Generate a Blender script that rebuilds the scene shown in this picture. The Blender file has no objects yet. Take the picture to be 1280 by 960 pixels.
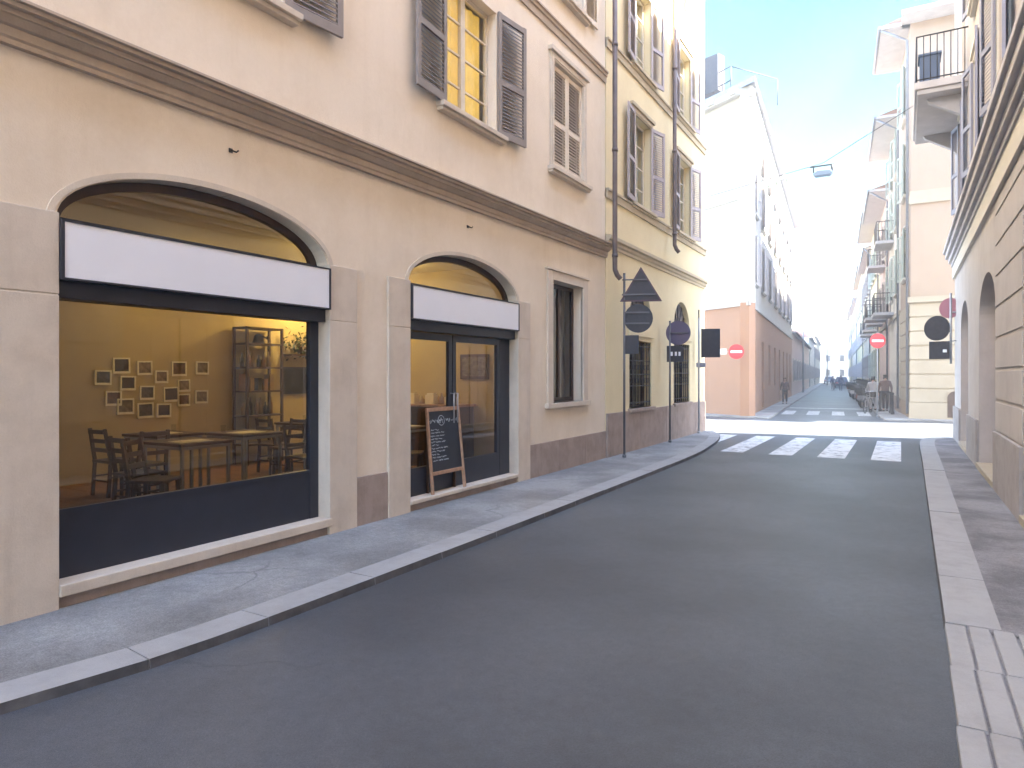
import bpy, bmesh, math, random
from mathutils import Vector, Matrix
from mathutils.geometry import tessellate_polygon
random.seed(7)
R = math.radians
sc = bpy.context.scene
# ------------------------------------------------------------------ camera, light, exposure
cam_d = bpy.data.cameras.new('camera'); cam = bpy.data.objects.new('camera', cam_d); sc.collection.objects.link(cam)
cam.location = (0, 0, 1.6); cam.rotation_euler = (R(90), 0, R(30))
cam_d.sensor_width = 36; cam_d.lens = 850/1280*36; cam_d.shift_y = -11/1280
cam_d.clip_start = .05; cam_d.clip_end = 2000
sc.camera = cam
SUN_AZ, SUN_EL = -80, 47            # degrees left of +Y, above the horizon
w = bpy.data.worlds.new('World'); sc.world = w; w.use_nodes = True
nt = w.node_tree; bg = nt.nodes['Background']
sky = nt.nodes.new('ShaderNodeTexSky'); sky.sky_type = 'NISHITA'; sky.sun_disc = False
sky.sun_elevation = R(SUN_EL); sky.sun_rotation = R(-SUN_AZ); sky.air_density = 1.0; sky.dust_density = .6; sky.ozone_density = 1.5
# sky over the far street darkened to cyan by an added mask; rest stays bright
_tc = nt.nodes.new('ShaderNodeTexCoord'); _dp = nt.nodes.new('ShaderNodeVectorMath'); _dp.operation = 'DOT_PRODUCT'
_dp.inputs[1].default_value = Vector((-.08, .93, .36)).normalized(); nt.links.new(_tc.outputs['Generated'], _dp.inputs[0])
_m1 = nt.nodes.new('ShaderNodeMapRange'); _m1.interpolation_type = 'SMOOTHSTEP'; _m1.inputs[1].default_value = .62; _m1.inputs[2].default_value = .92; nt.links.new(_dp.outputs['Value'], _m1.inputs[0])
_sx = nt.nodes.new('ShaderNodeSeparateXYZ'); nt.links.new(_tc.outputs['Generated'], _sx.inputs[0])
_m2 = nt.nodes.new('ShaderNodeMapRange'); _m2.interpolation_type = 'SMOOTHSTEP'; _m2.inputs[1].default_value = .05; _m2.inputs[2].default_value = .25; nt.links.new(_sx.outputs['Z'], _m2.inputs[0])
_mm = nt.nodes.new('ShaderNodeMath'); _mm.operation = 'MULTIPLY'; nt.links.new(_m1.outputs[0], _mm.inputs[0]); nt.links.new(_m2.outputs[0], _mm.inputs[1])
_mx = nt.nodes.new('ShaderNodeMix'); _mx.data_type = 'RGBA'; _mx.blend_type = 'MULTIPLY'; nt.links.new(_mm.outputs[0], _mx.inputs[0])
nt.links.new(sky.outputs[0], _mx.inputs[6]); _mx.inputs[7].default_value = (.045, .125, .105, 1)
nt.links.new(_mx.outputs[2], bg.inputs[0]); bg.inputs[1].default_value = .15
sd = bpy.data.lights.new('sun', 'SUN'); sd.energy = 4.4; sd.angle = R(.5); sd.color = (1, .95, .86)
so = bpy.data.objects.new('sun', sd); sc.collection.objects.link(so)
sv = Vector((-math.sin(R(SUN_AZ))*math.cos(R(SUN_EL)), math.cos(R(SUN_AZ))*math.cos(R(SUN_EL)), math.sin(R(SUN_EL))))
so.rotation_euler = sv.to_track_quat('Z', 'Y').to_euler(); so.location = (-20, 10, 40)
sc.view_settings.view_transform = 'Standard'; sc.view_settings.look = 'None'; sc.view_settings.gamma = 1
sc.view_settings.exposure = 4.03
sc.render.engine = 'CYCLES'
sc.cycles.transparent_max_bounces = 24

# ------------------------------------------------------------------ helpers
C = sc.collection
def tag(o, label=None, cat=None, group=None, kind=None):
    if label: o['label'] = label
    if cat: o['category'] = cat
    if group: o['group'] = group
    if kind: o['kind'] = kind
    return o
def thing(name, label, cat, loc=(0,0,0), rz=0, group=None):
    o = bpy.data.objects.new(name, None); C.objects.link(o); o.location = loc; o.rotation_euler = (0,0,rz)
    o.empty_display_size = .2
    return tag(o, label, cat, group)
class MB:
    """collects shapes into one mesh; M is the frame the shapes are given in"""
    def __init__(s, M=None): s.bm = bmesh.new(); s.M = M or Matrix(); s.mi = 0
    def v(s, p): return s.bm.verts.new(s.M @ Vector(p))
    def face(s, pts):
        f = s.bm.faces.new([s.v(p) for p in pts]); f.material_index = s.mi; return f
    def box(s, x0, x1, y0, y1, z0, z1):
        if x0 > x1: x0, x1 = x1, x0
        if y0 > y1: y0, y1 = y1, y0
        v = [s.v((x, y, z)) for z in (z0, z1) for x, y in ((x0,y0),(x1,y0),(x1,y1),(x0,y1))]
        for q in ((3,2,1,0),(4,5,6,7),(0,1,5,4),(1,2,6,5),(2,3,7,6),(3,0,4,7)):
            f = s.bm.faces.new([v[i] for i in q]); f.material_index = s.mi
        return s
    def rbox(s, c, size, rot):
        """box centred at c, rotated by euler rot"""
        from mathutils import Euler
        old = s.M; s.M = old @ Matrix.Translation(c) @ Euler(rot).to_matrix().to_4x4()
        a, b, d = size; s.box(-a/2, a/2, -b/2, b/2, -d/2, d/2); s.M = old; return s
    def bar(s, a, b, wd, hd=None):
        """square bar from a to b"""
        a = Vector(a); b = Vector(b); d = (b-a); L = d.length; q = d.to_track_quat('Z', 'Y').to_matrix().to_4x4()
        old = s.M; s.M = old @ Matrix.Translation(a) @ q; h = hd or wd
        s.box(-wd/2, wd/2, -h/2, h/2, 0, L); s.M = old; return s
    def tube(s, pts, r, n=10, cap=True):
        rs = r if isinstance(r, (list, tuple)) else [r]*len(pts)
        pts = [Vector(p) for p in pts]; rings = []
        for i, p in enumerate(pts):
            d = (pts[min(i+1, len(pts)-1)] - pts[max(i-1, 0)]).normalized()
            up = Vector((0,0,1)) if abs(d.z) < .95 else Vector((1,0,0))
            a = d.cross(up).normalized(); b = d.cross(a).normalized()
            rings.append([s.v(p + (a*math.cos(2*math.pi*k/n) + b*math.sin(2*math.pi*k/n))*rs[i]) for k in range(n)])
        for i in range(len(rings)-1):
            for k in range(n):
                f = s.bm.faces.new([rings[i][k], rings[i][(k+1)%n], rings[i+1][(k+1)%n], rings[i+1][k]]); f.smooth = True; f.material_index = s.mi
        if cap:
            for rg in (rings[0][::-1], rings[-1]):
                f = s.bm.faces.new(rg); f.material_index = s.mi
        return s
    def prism(s, poly, d0, d1, axis='y'):
        """polygon in the other two axes swept along axis"""
        def P(a, b, d): return {'x': (d,a,b), 'y': (a,d,b), 'z': (a,b,d)}[axis]
        A = [s.v(P(a,b,d0)) for a,b in poly]; B = [s.v(P(a,b,d1)) for a,b in poly]
        n = len(poly)
        for q in (A[::-1], B):
            f = s.bm.faces.new(q); f.material_index = s.mi
        for i in range(n):
            f = s.bm.faces.new([A[i], A[(i+1)%n], B[(i+1)%n], B[i]]); f.material_index = s.mi
        return s
    def holed(s, outer, holes, d0, d1, axis='y'):
        """wall panel with openings"""
        def P(a, b, d): return {'x': (d,a,b), 'y': (a,d,b), 'z': (a,b,d)}[axis]
        loops = [[Vector((a,b,0)) for a,b in L] for L in [outer]+list(holes)]
        tris = tessellate_polygon(loops); flat = [p for L in loops for p in L]
        V0 = [s.v(P(p.x,p.y,d0)) for p in flat]; V1 = [s.v(P(p.x,p.y,d1)) for p in flat]
        for t in tris:
            try:
                s.bm.faces.new([V0[i] for i in t]); s.bm.faces.new([V1[i] for i in reversed(t)])
            except ValueError: pass
        k = 0
        for L in loops:
            n = len(L)
            for i in range(n):
                a, b = k+i, k+(i+1)%n
                s.bm.faces.new([V0[a], V0[b], V1[b], V1[a]])
            k += n
        return s
    def build(s, name, mats, parent=None, bevel=0, loc=None):
        bmesh.ops.recalc_face_normals(s.bm, faces=s.bm.faces)
        me = bpy.data.meshes.new(name); 
        off = Vector(loc) if loc is not None else None
        if off is not None: bmesh.ops.translate(s.bm, vec=-off, verts=s.bm.verts)
        s.bm.to_mesh(me); s.bm.free()
        for m in (mats if isinstance(mats, (list, tuple)) else [mats]): me.materials.append(m)
        o = bpy.data.objects.new(name, me); C.objects.link(o)
        if off is not None: o.location = off
        if parent: o.parent = parent
        if bevel:
            b = o.modifiers.new('bevel', 'BEVEL'); b.width = bevel; b.segments = 2; b.limit_method = 'ANGLE'
        return o
def child(o, parent):
    """parent a mesh given in world coordinates"""
    o.parent = parent
    o.location = Vector(o.location) - parent_world(parent)
    return o
def parent_world(p):
    v = Vector((0,0,0))
    while p: v += Vector(p.location); p = p.parent
    return v
def copy_tree(o, parent=None):
    c = o.copy(); C.objects.link(c); c.parent = parent
    for ch in [x for x in bpy.data.objects if x.parent == o]: copy_tree(ch, c)
    return c
def frame(o, n):
    """s along the facade, n outward, z up"""
    n = Vector((n[0], n[1], 0)).normalized(); s = n.cross(Vector((0,0,1)))
    M = Matrix(((s.x, n.x, 0, o[0]), (s.y, n.y, 0, o[1]), (0, 0, 1, 0), (0,0,0,1)))
    return M
def rect(s0, s1, z0, z1): return [(s0,z0),(s1,z0),(s1,z1),(s0,z1)]
def arch(s0, s1, z0, zs, rise, n=28):
    c = (s0+s1)/2; a = (s1-s0)/2
    return [(s0,z0),(s1,z0)] + [(c+a*math.cos(math.pi*i/n), zs+rise*math.sin(math.pi*i/n)) for i in range(n+1)]

# ------------------------------------------------------------------ materials
def mat(name, col, rough=.8, metal=0, var=.0, scale=3., col2=None, bump=0., bscale=60., fine=.0, spec=.5):
    m = bpy.data.materials.new(name); m.use_nodes = True; N = m.node_tree; b = N.nodes['Principled BSDF']
    b.inputs['Roughness'].default_value = rough; b.inputs['Metallic'].default_value = metal
    b.inputs['Specular IOR Level'].default_value = spec
    b.inputs['Base Color'].default_value = (*col, 1)
    tc = N.nodes.new('ShaderNodeTexCoord')
    if var or col2 or fine:
        c2 = col2 or tuple(c*(1-var) for c in col)
        nz = N.nodes.new('ShaderNodeTexNoise'); nz.inputs['Scale'].default_value = scale; nz.inputs['Detail'].default_value = 8; nz.inputs['Roughness'].default_value = .62
        N.links.new(tc.outputs['Object'], nz.inputs['Vector'])
        rp = N.nodes.new('ShaderNodeValToRGB'); rp.color_ramp.elements[0].position = .36; rp.color_ramp.elements[1].position = .66
        rp.color_ramp.elements[0].color = (*c2, 1); rp.color_ramp.elements[1].color = (*col, 1)
        N.links.new(nz.outputs['Fac'], rp.inputs[0]); out = rp.outputs[0]
        if fine:
            n2 = N.nodes.new('ShaderNodeTexNoise'); n2.inputs['Scale'].default_value = bscale; n2.inputs['Detail'].default_value = 4
            N.links.new(tc.outputs['Object'], n2.inputs['Vector'])
            mr = N.nodes.new('ShaderNodeMapRange'); mr.inputs[1].default_value = .3; mr.inputs[2].default_value = .7
            mr.inputs[3].default_value = 1-fine; mr.inputs[4].default_value = 1+fine
            N.links.new(n2.outputs['Fac'], mr.inputs[0])
            mx = N.nodes.new('ShaderNodeVectorMath'); mx.operation = 'SCALE'
            N.links.new(out, mx.inputs[0]); N.links.new(mr.outputs[0], mx.inputs['Scale']); out = mx.outputs[0]
        N.links.new(out, b.inputs['Base Color'])
    if bump:
        nb = N.nodes.new('ShaderNodeTexNoise'); nb.inputs['Scale'].default_value = bscale; nb.inputs['Detail'].default_value = 6
        N.links.new(tc.outputs['Object'], nb.inputs['Vector'])
        bp = N.nodes.new('ShaderNodeBump'); bp.inputs['Strength'].default_value = bump; bp.inputs['Distance'].default_value = .01
        N.links.new(nb.outputs['Fac'], bp.inputs['Height']); N.links.new(bp.outputs[0], b.inputs['Normal'])
    return m
def glass_mat(name, tint=(1,1,1), rough=0.0, ior=1.5):
    m = bpy.data.materials.new(name); m.use_nodes = True; N = m.node_tree; N.nodes.clear()
    o = N.nodes.new('ShaderNodeOutputMaterial'); t = N.nodes.new('ShaderNodeBsdfTransparent'); g = N.nodes.new('ShaderNodeBsdfGlossy')
    t.inputs[0].default_value = (*tint, 1); g.inputs['Roughness'].default_value = rough
    f = N.nodes.new('ShaderNodeFresnel'); f.inputs[0].default_value = ior; mx = N.nodes.new('ShaderNodeMixShader')
    ge = N.nodes.new('ShaderNodeNewGeometry'); k = N.nodes.new('ShaderNodeMath'); k.operation = 'SUBTRACT'; k.inputs[0].default_value = 1; N.links.new(ge.outputs['Backfacing'], k.inputs[1])
    q = N.nodes.new('ShaderNodeMath'); q.operation = 'MULTIPLY'; N.links.new(f.outputs[0], q.inputs[0]); N.links.new(k.outputs[0], q.inputs[1])
    N.links.new(q.outputs[0], mx.inputs[0]); N.links.new(t.outputs[0], mx.inputs[1]); N.links.new(g.outputs[0], mx.inputs[2]); N.links.new(mx.outputs[0], o.inputs[0])
    return m
def emit(name, col, st):
    m = bpy.data.materials.new(name); m.use_nodes = True; b = m.node_tree.nodes['Principled BSDF']
    b.inputs['Base Color'].default_value = (*col, 1); b.inputs['Emission Color'].default_value = (*col, 1); b.inputs['Emission Strength'].default_value = st
    return m
def weathered(name, col, dirt, scale=1.2, streak=True, bump=.25, amount=.5):
    """plaster or stone with broad stains, vertical streaks and fine grain"""
    m = mat(name, col, .88, bump=bump, bscale=90); N = m.node_tree; b = N.nodes['Principled BSDF']
    tc = N.nodes.new('ShaderNodeTexCoord')
    def noise(sx, sy, sz, det=7):
        mp = N.nodes.new('ShaderNodeMapping'); mp.inputs['Scale'].default_value = (sx, sy, sz)
        n = N.nodes.new('ShaderNodeTexNoise'); n.inputs['Scale'].default_value = 1; n.inputs['Detail'].default_value = det; n.inputs['Roughness'].default_value = .65
        N.links.new(tc.outputs['Object'], mp.inputs[0]); N.links.new(mp.outputs[0], n.inputs['Vector']); return n.outputs['Fac']
    def ramp(f, a, b_):
        r = N.nodes.new('ShaderNodeMapRange'); r.inputs[1].default_value = a; r.inputs[2].default_value = b_; N.links.new(f, r.inputs[0]); return r.outputs[0]
    f1 = ramp(noise(scale, scale, scale), .42, .8); f2 = ramp(noise(scale*4, scale*4, scale*.35), .5, .85); f3 = ramp(noise(scale*25, scale*25, scale*25), .35, .7)
    ma = N.nodes.new('ShaderNodeMath'); ma.operation = 'MULTIPLY_ADD'; ma.inputs[1].default_value = .5 if streak else .1
    N.links.new(f2, ma.inputs[0]); N.links.new(f1, ma.inputs[2])
    mb = N.nodes.new('ShaderNodeMath'); mb.operation = 'MULTIPLY_ADD'; mb.inputs[1].default_value = .25; N.links.new(f3, mb.inputs[0]); N.links.new(ma.outputs[0], mb.inputs[2])
    mc = N.nodes.new('ShaderNodeMath'); mc.operation = 'MULTIPLY'; mc.use_clamp = True; mc.inputs[1].default_value = amount; N.links.new(mb.outputs[0], mc.inputs[0])
    mx = N.nodes.new('ShaderNodeMix'); mx.data_type = 'RGBA'; N.links.new(mc.outputs[0], mx.inputs[0])
    mx.inputs[6].default_value = (*col, 1); mx.inputs[7].default_value = (*dirt, 1)
    N.links.new(mx.outputs[2], b.inputs['Base Color'])
    return m
M = {}
M['pink'] = weathered('pink_plaster', (.77,.655,.52), (.65,.53,.39), 1.0, amount=.85)
M['yellow'] = weathered('yellow_plaster', (.74,.62,.385), (.62,.49,.28), 1.0, amount=.5)
M['stone'] = weathered('grey_pink_stone', (.64,.54,.43), (.46,.37,.28), 2.5, amount=.7)
M['base'] = weathered('worn_base_stone', (.38,.29,.24), (.22,.165,.13), 3.5, amount=.8)
M['greybase'] = weathered('grey_base_stone', (.37,.33,.305), (.24,.21,.19), 3., streak=False, amount=.8)
M['cornice'] = weathered('cornice_stone', (.46,.36,.27), (.3,.225,.165), 2., amount=.6)
M['ycornice'] = weathered('ochre_cornice', (.50,.41,.28), (.38,.3,.2), 2., amount=.6)
M['white'] = weathered('white_plaster', (.44,.425,.39), (.34,.32,.29), .7, amount=.6)
M['orange'] = weathered('terracotta_plaster', (.34,.19,.115), (.27,.155,.1), .8, amount=.5)
M['tan'] = weathered('tan_plaster', (.35,.26,.185), (.28,.2,.14), .8, amount=.5)
M['cream'] = weathered('cream_stone', (.38,.32,.23), (.28,.23,.16), 1.2, amount=.5)
M['pale'] = weathered('pale_plaster', (.62,.58,.5), (.5,.46,.4), .8, amount=.5)
M['lemon'] = weathered('lemon_plaster', (.68,.58,.33), (.55,.46,.26), .8, amount=.5)
M['greywall'] = weathered('grey_render', (.49,.44,.40), (.36,.315,.285), 1.4, amount=.7)
M['rose'] = weathered('rose_grey_plaster', (.5,.37,.33), (.38,.29,.25), 1.0, amount=.6)
M['room'] = mat('cream_room_wall', (.5,.41,.22), .85, var=.12, scale=1.5, bump=.1)
M['ceiling'] = mat('room_ceiling', (.6,.55,.45), .9, var=.05)
M['plank'] = mat('wood_plank_floor', (.30,.16,.07), .5, var=.4, scale=6)
M['shutter'] = mat('grey_violet_shutter_paint', (.26,.215,.19), .55, var=.15, scale=8, bump=.1)
M['shutter_mauve'] = mat('mauve_grey_shutter_paint', (.42,.35,.34), .55, var=.15, scale=8, bump=.1)
M['shutter_light'] = mat('pale_shutter_paint', (.45,.41,.4), .6, var=.12, scale=8)
M['shutter_beige'] = mat('beige_shutter_paint', (.72,.6,.46), .6, var=.12, scale=8)
M['shutter_green'] = mat('pale_green_shutter_paint', (.33,.38,.33), .6, var=.12, scale=8)
M['shutter_blue'] = mat('slate_blue_shutter_paint', (.27,.27,.33), .6, var=.12, scale=8)
M['sash'] = mat('cream_sash_paint', (.66,.58,.46), .5, var=.1, scale=9)
M['navy'] = mat('dark_navy_metal', (.022,.024,.036), .42, var=.2, scale=5, spec=.5)
M['signwhite'] = mat('white_sign_panel', (.78,.77,.8), .4, var=.03, scale=4)
M['iron'] = mat('dark_iron', (.05,.045,.045), .55, metal=.5, var=.3, scale=12)
M['steel'] = mat('galvanised_steel', (.4,.4,.41), .45, metal=.7, var=.2, scale=12)
M['lightmetal'] = mat('grey_painted_metal', (.33,.34,.36), .5, metal=.3)
M['signback'] = mat('dark_sign_back', (.06,.055,.06), .55, metal=.3, var=.25, scale=9)
M['red'] = mat('red_sign', (.62,.03,.04), .4); M['signpaint'] = mat('white_sign_paint', (.8,.8,.8), .4); M['blue'] = mat('blue_sign', (.05,.12,.4), .4)
M['brace'] = mat('grey_brace', (.14,.135,.14), .6, metal=.3)
M['pipe'] = mat('brown_downpipe', (.16,.12,.105), .5, metal=.4, var=.25, scale=6)
M['gutter'] = mat('zinc_gutter', (.25,.26,.29), .5, metal=.5, var=.2, scale=6)
M['roof'] = mat('roof_tiles', (.33,.17,.11), .85, var=.4, scale=7, bump=.3)
M['soffit'] = mat('grey_soffit', (.52,.49,.48), .8, var=.15, scale=3)
M['glass'] = glass_mat('window_glass', (.93,.94,.92), 0, 1.55)
M['shopglass'] = glass_mat('shop_glass', (.84,.84,.81), 0.01, 1.95)
M['darkroom'] = mat('dark_room', (.05,.045,.04), .9)
M['curtain_glow'] = mat('glowing_yellow_curtain', (.75,.52,.12), .8, var=.25, scale=3)
for _n in [M['curtain_glow'].node_tree.nodes['Principled BSDF']]:
    _n.inputs['Emission Color'].default_value = (1,.62,.12,1); _n.inputs['Emission Strength'].default_value = .035  # curtain glows by itself, standing in for yellow light in the panes
M['curtain_w'] = mat('white_curtain', (.62,.6,.56), .9, var=.2, scale=3)
M['curtain_d'] = mat('dim_curtain', (.16,.14,.13), .9, var=.3, scale=3)
M['lightwood'] = mat('varnished_pine', (.48,.27,.16), .5, var=.35, scale=14)
M['darkwood'] = mat('dark_stained_wood', (.07,.035,.02), .5, var=.3, scale=10)
M['chalkboard'] = mat('blackboard', (.02,.024,.035), .6, var=.4, scale=5)
M['chalk'] = mat('chalk', (.6,.62,.62), .9)
M['paper'] = mat('paper', (.88,.84,.72), .8, var=.1, scale=9)
M['kerb'] = weathered('granite_kerb', (.325,.315,.305), (.21,.2,.19), 3., amount=.6)
M['kerbface'] = mat('dark_kerb_face', (.12,.11,.105), .9, var=.5, scale=4, bump=.3)  # upright face of the kerb, darker than the top of the stone
M['skin'] = mat('skin', (.5,.3,.22), .5); M['hair'] = mat('dark_hair', (.03,.02,.015), .6)
M['brownjacket'] = mat('brown_jacket', (.13,.07,.06), .8, var=.2); M['bluejacket'] = mat('navy_jacket', (.05,.06,.12), .8, var=.2)
M['paleclothes'] = mat('pale_coat', (.42,.38,.36), .8, var=.2); M['trousers'] = mat('dark_trousers', (.04,.03,.035), .8, var=.2); M['shoe'] = mat('black_shoe', (.02,.02,.02), .5)
M['rubber'] = mat('black_rubber', (.02,.02,.02), .7); M['chrome'] = mat('chrome', (.6,.6,.6), .2, metal=1)
M['scooterpaint'] = [mat('scooter_paint_%d' % i, c, .3) for i, c in enumerate([(.22,.22,.23),(.03,.03,.035),(.5,.5,.5),(.2,.04,.03)])]
M['carpaint'] = [mat('car_paint_%d' % i, c, .25) for i, c in enumerate([(.04,.05,.08),(.3,.32,.34),(.08,.08,.09)])]
M['darkglass'] = mat('tinted_glass', (.02,.022,.025), .08)
M['leaf'] = mat('leaf_green', (.05,.09,.03), .6, var=.5, scale=5)

def asphalt(name, a, b, c, s=.35, rough=.82):
    m = mat(name, a, rough, bump=.8, bscale=200); N = m.node_tree; bs = N.nodes['Principled BSDF']; tc = N.nodes.new('ShaderNodeTexCoord')
    n1 = N.nodes.new('ShaderNodeTexNoise'); n1.inputs['Scale'].default_value = s; n1.inputs['Detail'].default_value = 9; n1.inputs['Roughness'].default_value = .6
    n2 = N.nodes.new('ShaderNodeTexNoise'); n2.inputs['Scale'].default_value = 95; n2.inputs['Detail'].default_value = 6; n2.inputs['Roughness'].default_value = .75
    n3 = N.nodes.new('ShaderNodeTexVoronoi'); n3.inputs['Scale'].default_value = 110
    for n in (n1, n2, n3): N.links.new(tc.outputs['Object'], n.inputs['Vector'])
    r = N.nodes.new('ShaderNodeValToRGB'); r.color_ramp.elements[0].position = .40; r.color_ramp.elements[1].position = .60
    r.color_ramp.elements[0].color = (*b, 1); r.color_ramp.elements[1].color = (*a, 1); N.links.new(n1.outputs['Fac'], r.inputs[0])
    g = N.nodes.new('ShaderNodeMapRange'); g.inputs[1].default_value = .3; g.inputs[2].default_value = .75; g.inputs[3].default_value = .6; g.inputs[4].default_value = 1.5
    N.links.new(n2.outputs['Fac'], g.inputs[0])
    sp = N.nodes.new('ShaderNodeMath'); sp.operation = 'LESS_THAN'; sp.inputs[1].default_value = .13; N.links.new(n3.outputs['Distance'], sp.inputs[0])
    v = N.nodes.new('ShaderNodeVectorMath'); v.operation = 'SCALE'; N.links.new(r.outputs[0], v.inputs[0]); N.links.new(g.outputs[0], v.inputs['Scale'])
    sm = N.nodes.new('ShaderNodeMath'); sm.operation = 'MULTIPLY'; sm.inputs[1].default_value = .35; N.links.new(sp.outputs[0], sm.inputs[0])
    mx = N.nodes.new('ShaderNodeMix'); mx.data_type = 'RGBA'; N.links.new(sm.outputs[0], mx.inputs[0]); N.links.new(v.outputs[0], mx.inputs[6]); mx.inputs[7].default_value = (*c, 1)
    cv = N.nodes.new('ShaderNodeTexVoronoi'); cv.feature = 'DISTANCE_TO_EDGE'; cv.inputs['Scale'].default_value = .55
    wn = N.nodes.new('ShaderNodeTexNoise'); wn.inputs['Scale'].default_value = 2.2; wn.inputs['Detail'].default_value = 6
    va = N.nodes.new('ShaderNodeVectorMath'); va.operation = 'MULTIPLY_ADD'; va.inputs[1].default_value = (.5,.5,.5)
    N.links.new(tc.outputs['Object'], wn.inputs['Vector']); N.links.new(wn.outputs['Color'], va.inputs[0]); N.links.new(tc.outputs['Object'], va.inputs[2]); N.links.new(va.outputs[0], cv.inputs['Vector'])
    cr = N.nodes.new('ShaderNodeMapRange'); cr.inputs[1].default_value = 0; cr.inputs[2].default_value = .012; cr.inputs[3].default_value = .4; cr.inputs[4].default_value = 0; N.links.new(cv.outputs['Distance'], cr.inputs[0])
    gate = N.nodes.new('ShaderNodeMapRange'); gate.inputs[1].default_value = .5; gate.inputs[2].default_value = .6; N.links.new(n1.outputs['Fac'], gate.inputs[0])
    cg = N.nodes.new('ShaderNodeMath'); cg.operation = 'MULTIPLY'; N.links.new(cr.outputs[0], cg.inputs[0]); N.links.new(gate.outputs[0], cg.inputs[1])
    n4 = N.nodes.new('ShaderNodeTexNoise'); n4.inputs['Scale'].default_value = 14; n4.inputs['Detail'].default_value = 8; n4.inputs['Roughness'].default_value = .8; N.links.new(tc.outputs['Object'], n4.inputs['Vector'])
    g4 = N.nodes.new('ShaderNodeMapRange'); g4.inputs[1].default_value = .3; g4.inputs[2].default_value = .7; g4.inputs[3].default_value = .78; g4.inputs[4].default_value = 1.22; N.links.new(n4.outputs['Fac'], g4.inputs[0])
    v4 = N.nodes.new('ShaderNodeVectorMath'); v4.operation = 'SCALE'; N.links.new(mx.outputs[2], v4.inputs[0]); N.links.new(g4.outputs[0], v4.inputs['Scale'])
    m5 = N.nodes.new('ShaderNodeMix'); m5.data_type = 'RGBA'; N.links.new(cg.outputs[0], m5.inputs[0]); N.links.new(v4.outputs[0], m5.inputs[6]); m5.inputs[7].default_value = (.02,.02,.022,1)
    N.links.new(m5.outputs[2], bs.inputs['Base Color']); return m
M['asphalt'] = asphalt('road_asphalt', (.084,.091,.102), (.046,.05,.057), (.19,.19,.185), .3, .5)
M['pave'] = asphalt('pavement_asphalt', (.31,.30,.285), (.19,.183,.175), (.42,.41,.395), .9)
M['pave_r'] = asphalt('pavement_asphalt_dark', (.25,.235,.235), (.13,.122,.125), (.33,.32,.33), 1.1)
M['dust'] = asphalt('dusty_ground', (.2,.19,.18), (.15,.14,.13), (.25,.24,.22), .1)
# road paint, worn through
def paint():
    m = mat('worn_road_paint', (.62,.62,.6), .7, bump=.3, bscale=200); N = m.node_tree; b = N.nodes['Principled BSDF']; tc = N.nodes.new('ShaderNodeTexCoord')
    n = N.nodes.new('ShaderNodeTexNoise'); n.inputs['Scale'].default_value = 5; n.inputs['Detail'].default_value = 10; n.inputs['Roughness'].default_value = .75
    N.links.new(tc.outputs['Object'], n.inputs['Vector']); r = N.nodes.new('ShaderNodeValToRGB')
    r.color_ramp.elements[0].position = .36; r.color_ramp.elements[0].color = (.11,.11,.12,1); r.color_ramp.elements[1].position = .5; r.color_ramp.elements[1].color = (.6,.6,.6,1)
    N.links.new(n.outputs['Fac'], r.inputs[0]); N.links.new(r.outputs[0], b.inputs['Base Color']); return m
M['paint'] = paint()

# ------------------------------------------------------------------ ground, road, pavements
SW, RD = -.07, -.125      # pavement and carriageway levels
DV = Vector((-.079, .997, 0)).normalized()
P = Vector((-5.5, 28.9, 0)); Q = Vector((.2, 30.5, 0))     # far corners of the crossing
def flat(name, polys, z, m, kind='structure'):
    b = MB()
    for pl in polys: b.face([(x, y, z) for x, y in pl])
    o = b.build(name, m); tag(o, kind=kind); return o
flat('ground', [[(-240,-60),(240,-60),(240,330),(-240,330)]], RD-.012, M['dust'])
far = lambda c, t, lat=0: (c.x+DV.x*t+DV.y*lat, c.y+DV.y*t-DV.x*lat)   # lat to the right of the direction
flat('road', [[(-4.9,-14),(.9,-14),(.9,21.5),(-4.9,21.5)], [(-40,21.5),(40,21.5),(40,30.2),(-40,30.2)],
              [(P.x-.2,30.2),(Q.x+.2,30.2),far(Q,220,.2),far(P,220,-.2)]], RD, M['asphalt'])
def kerb(name, line, wdt, side, z1=SW+.004, seg=1.0, m=None):
    """granite kerb stones along a polyline; side=+1: stone lies to the left of the line"""
    b = MB(); pts = [Vector((x,y,0)) for x,y in line]
    L = [0]
    for i in range(1, len(pts)): L.append(L[-1]+(pts[i]-pts[i-1]).length)
    def at(d):
        for i in range(1, len(pts)):
            if d <= L[i] or i == len(pts)-1:
                f = (d-L[i-1])/max(L[i]-L[i-1],1e-6); return pts[i-1].lerp(pts[i], f), (pts[i]-pts[i-1]).normalized()
    d = 0
    while d < L[-1]-.05:
        l = seg*random.uniform(.8,1.2); e = min(d+l, L[-1]); n = max(1, int((e-d)/.34)); dz = random.uniform(-.003,.003)
        top = []; 
        for k in range(n+1):
            p, t = at(d+.004+(e-d-.008)*k/n); q = Vector((-t.y, t.x, 0))*side
            top.append((p, p+q*wdt))
        for k in range(n):
            a, a2 = top[k]; c, c2 = top[k+1]
            def q3(v, z): return (v.x, v.y, z)
            zt = z1+dz; zb = RD-.02; off = (a-a2).normalized()*.012
            b.face([q3(a,zt),q3(c,zt),q3(c2,zt),q3(a2,zt)])
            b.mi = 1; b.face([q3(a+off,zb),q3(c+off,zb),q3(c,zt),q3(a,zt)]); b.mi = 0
            b.face([q3(a2,zb),q3(a2,zt),q3(c2,zt),q3(c2,zb)])
            if k == 0: b.face([q3(a+off,zb),q3(a,zt),q3(a2,zt),q3(a2,zb)])
            if k == n-1: b.face([q3(c+off,zb),q3(c2,zb),q3(c2,zt),q3(c,zt)])
        d = e
    o = b.build(name, [m or M['kerb'], M['kerbface']]); tag(o, kind='structure'); return o
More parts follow.
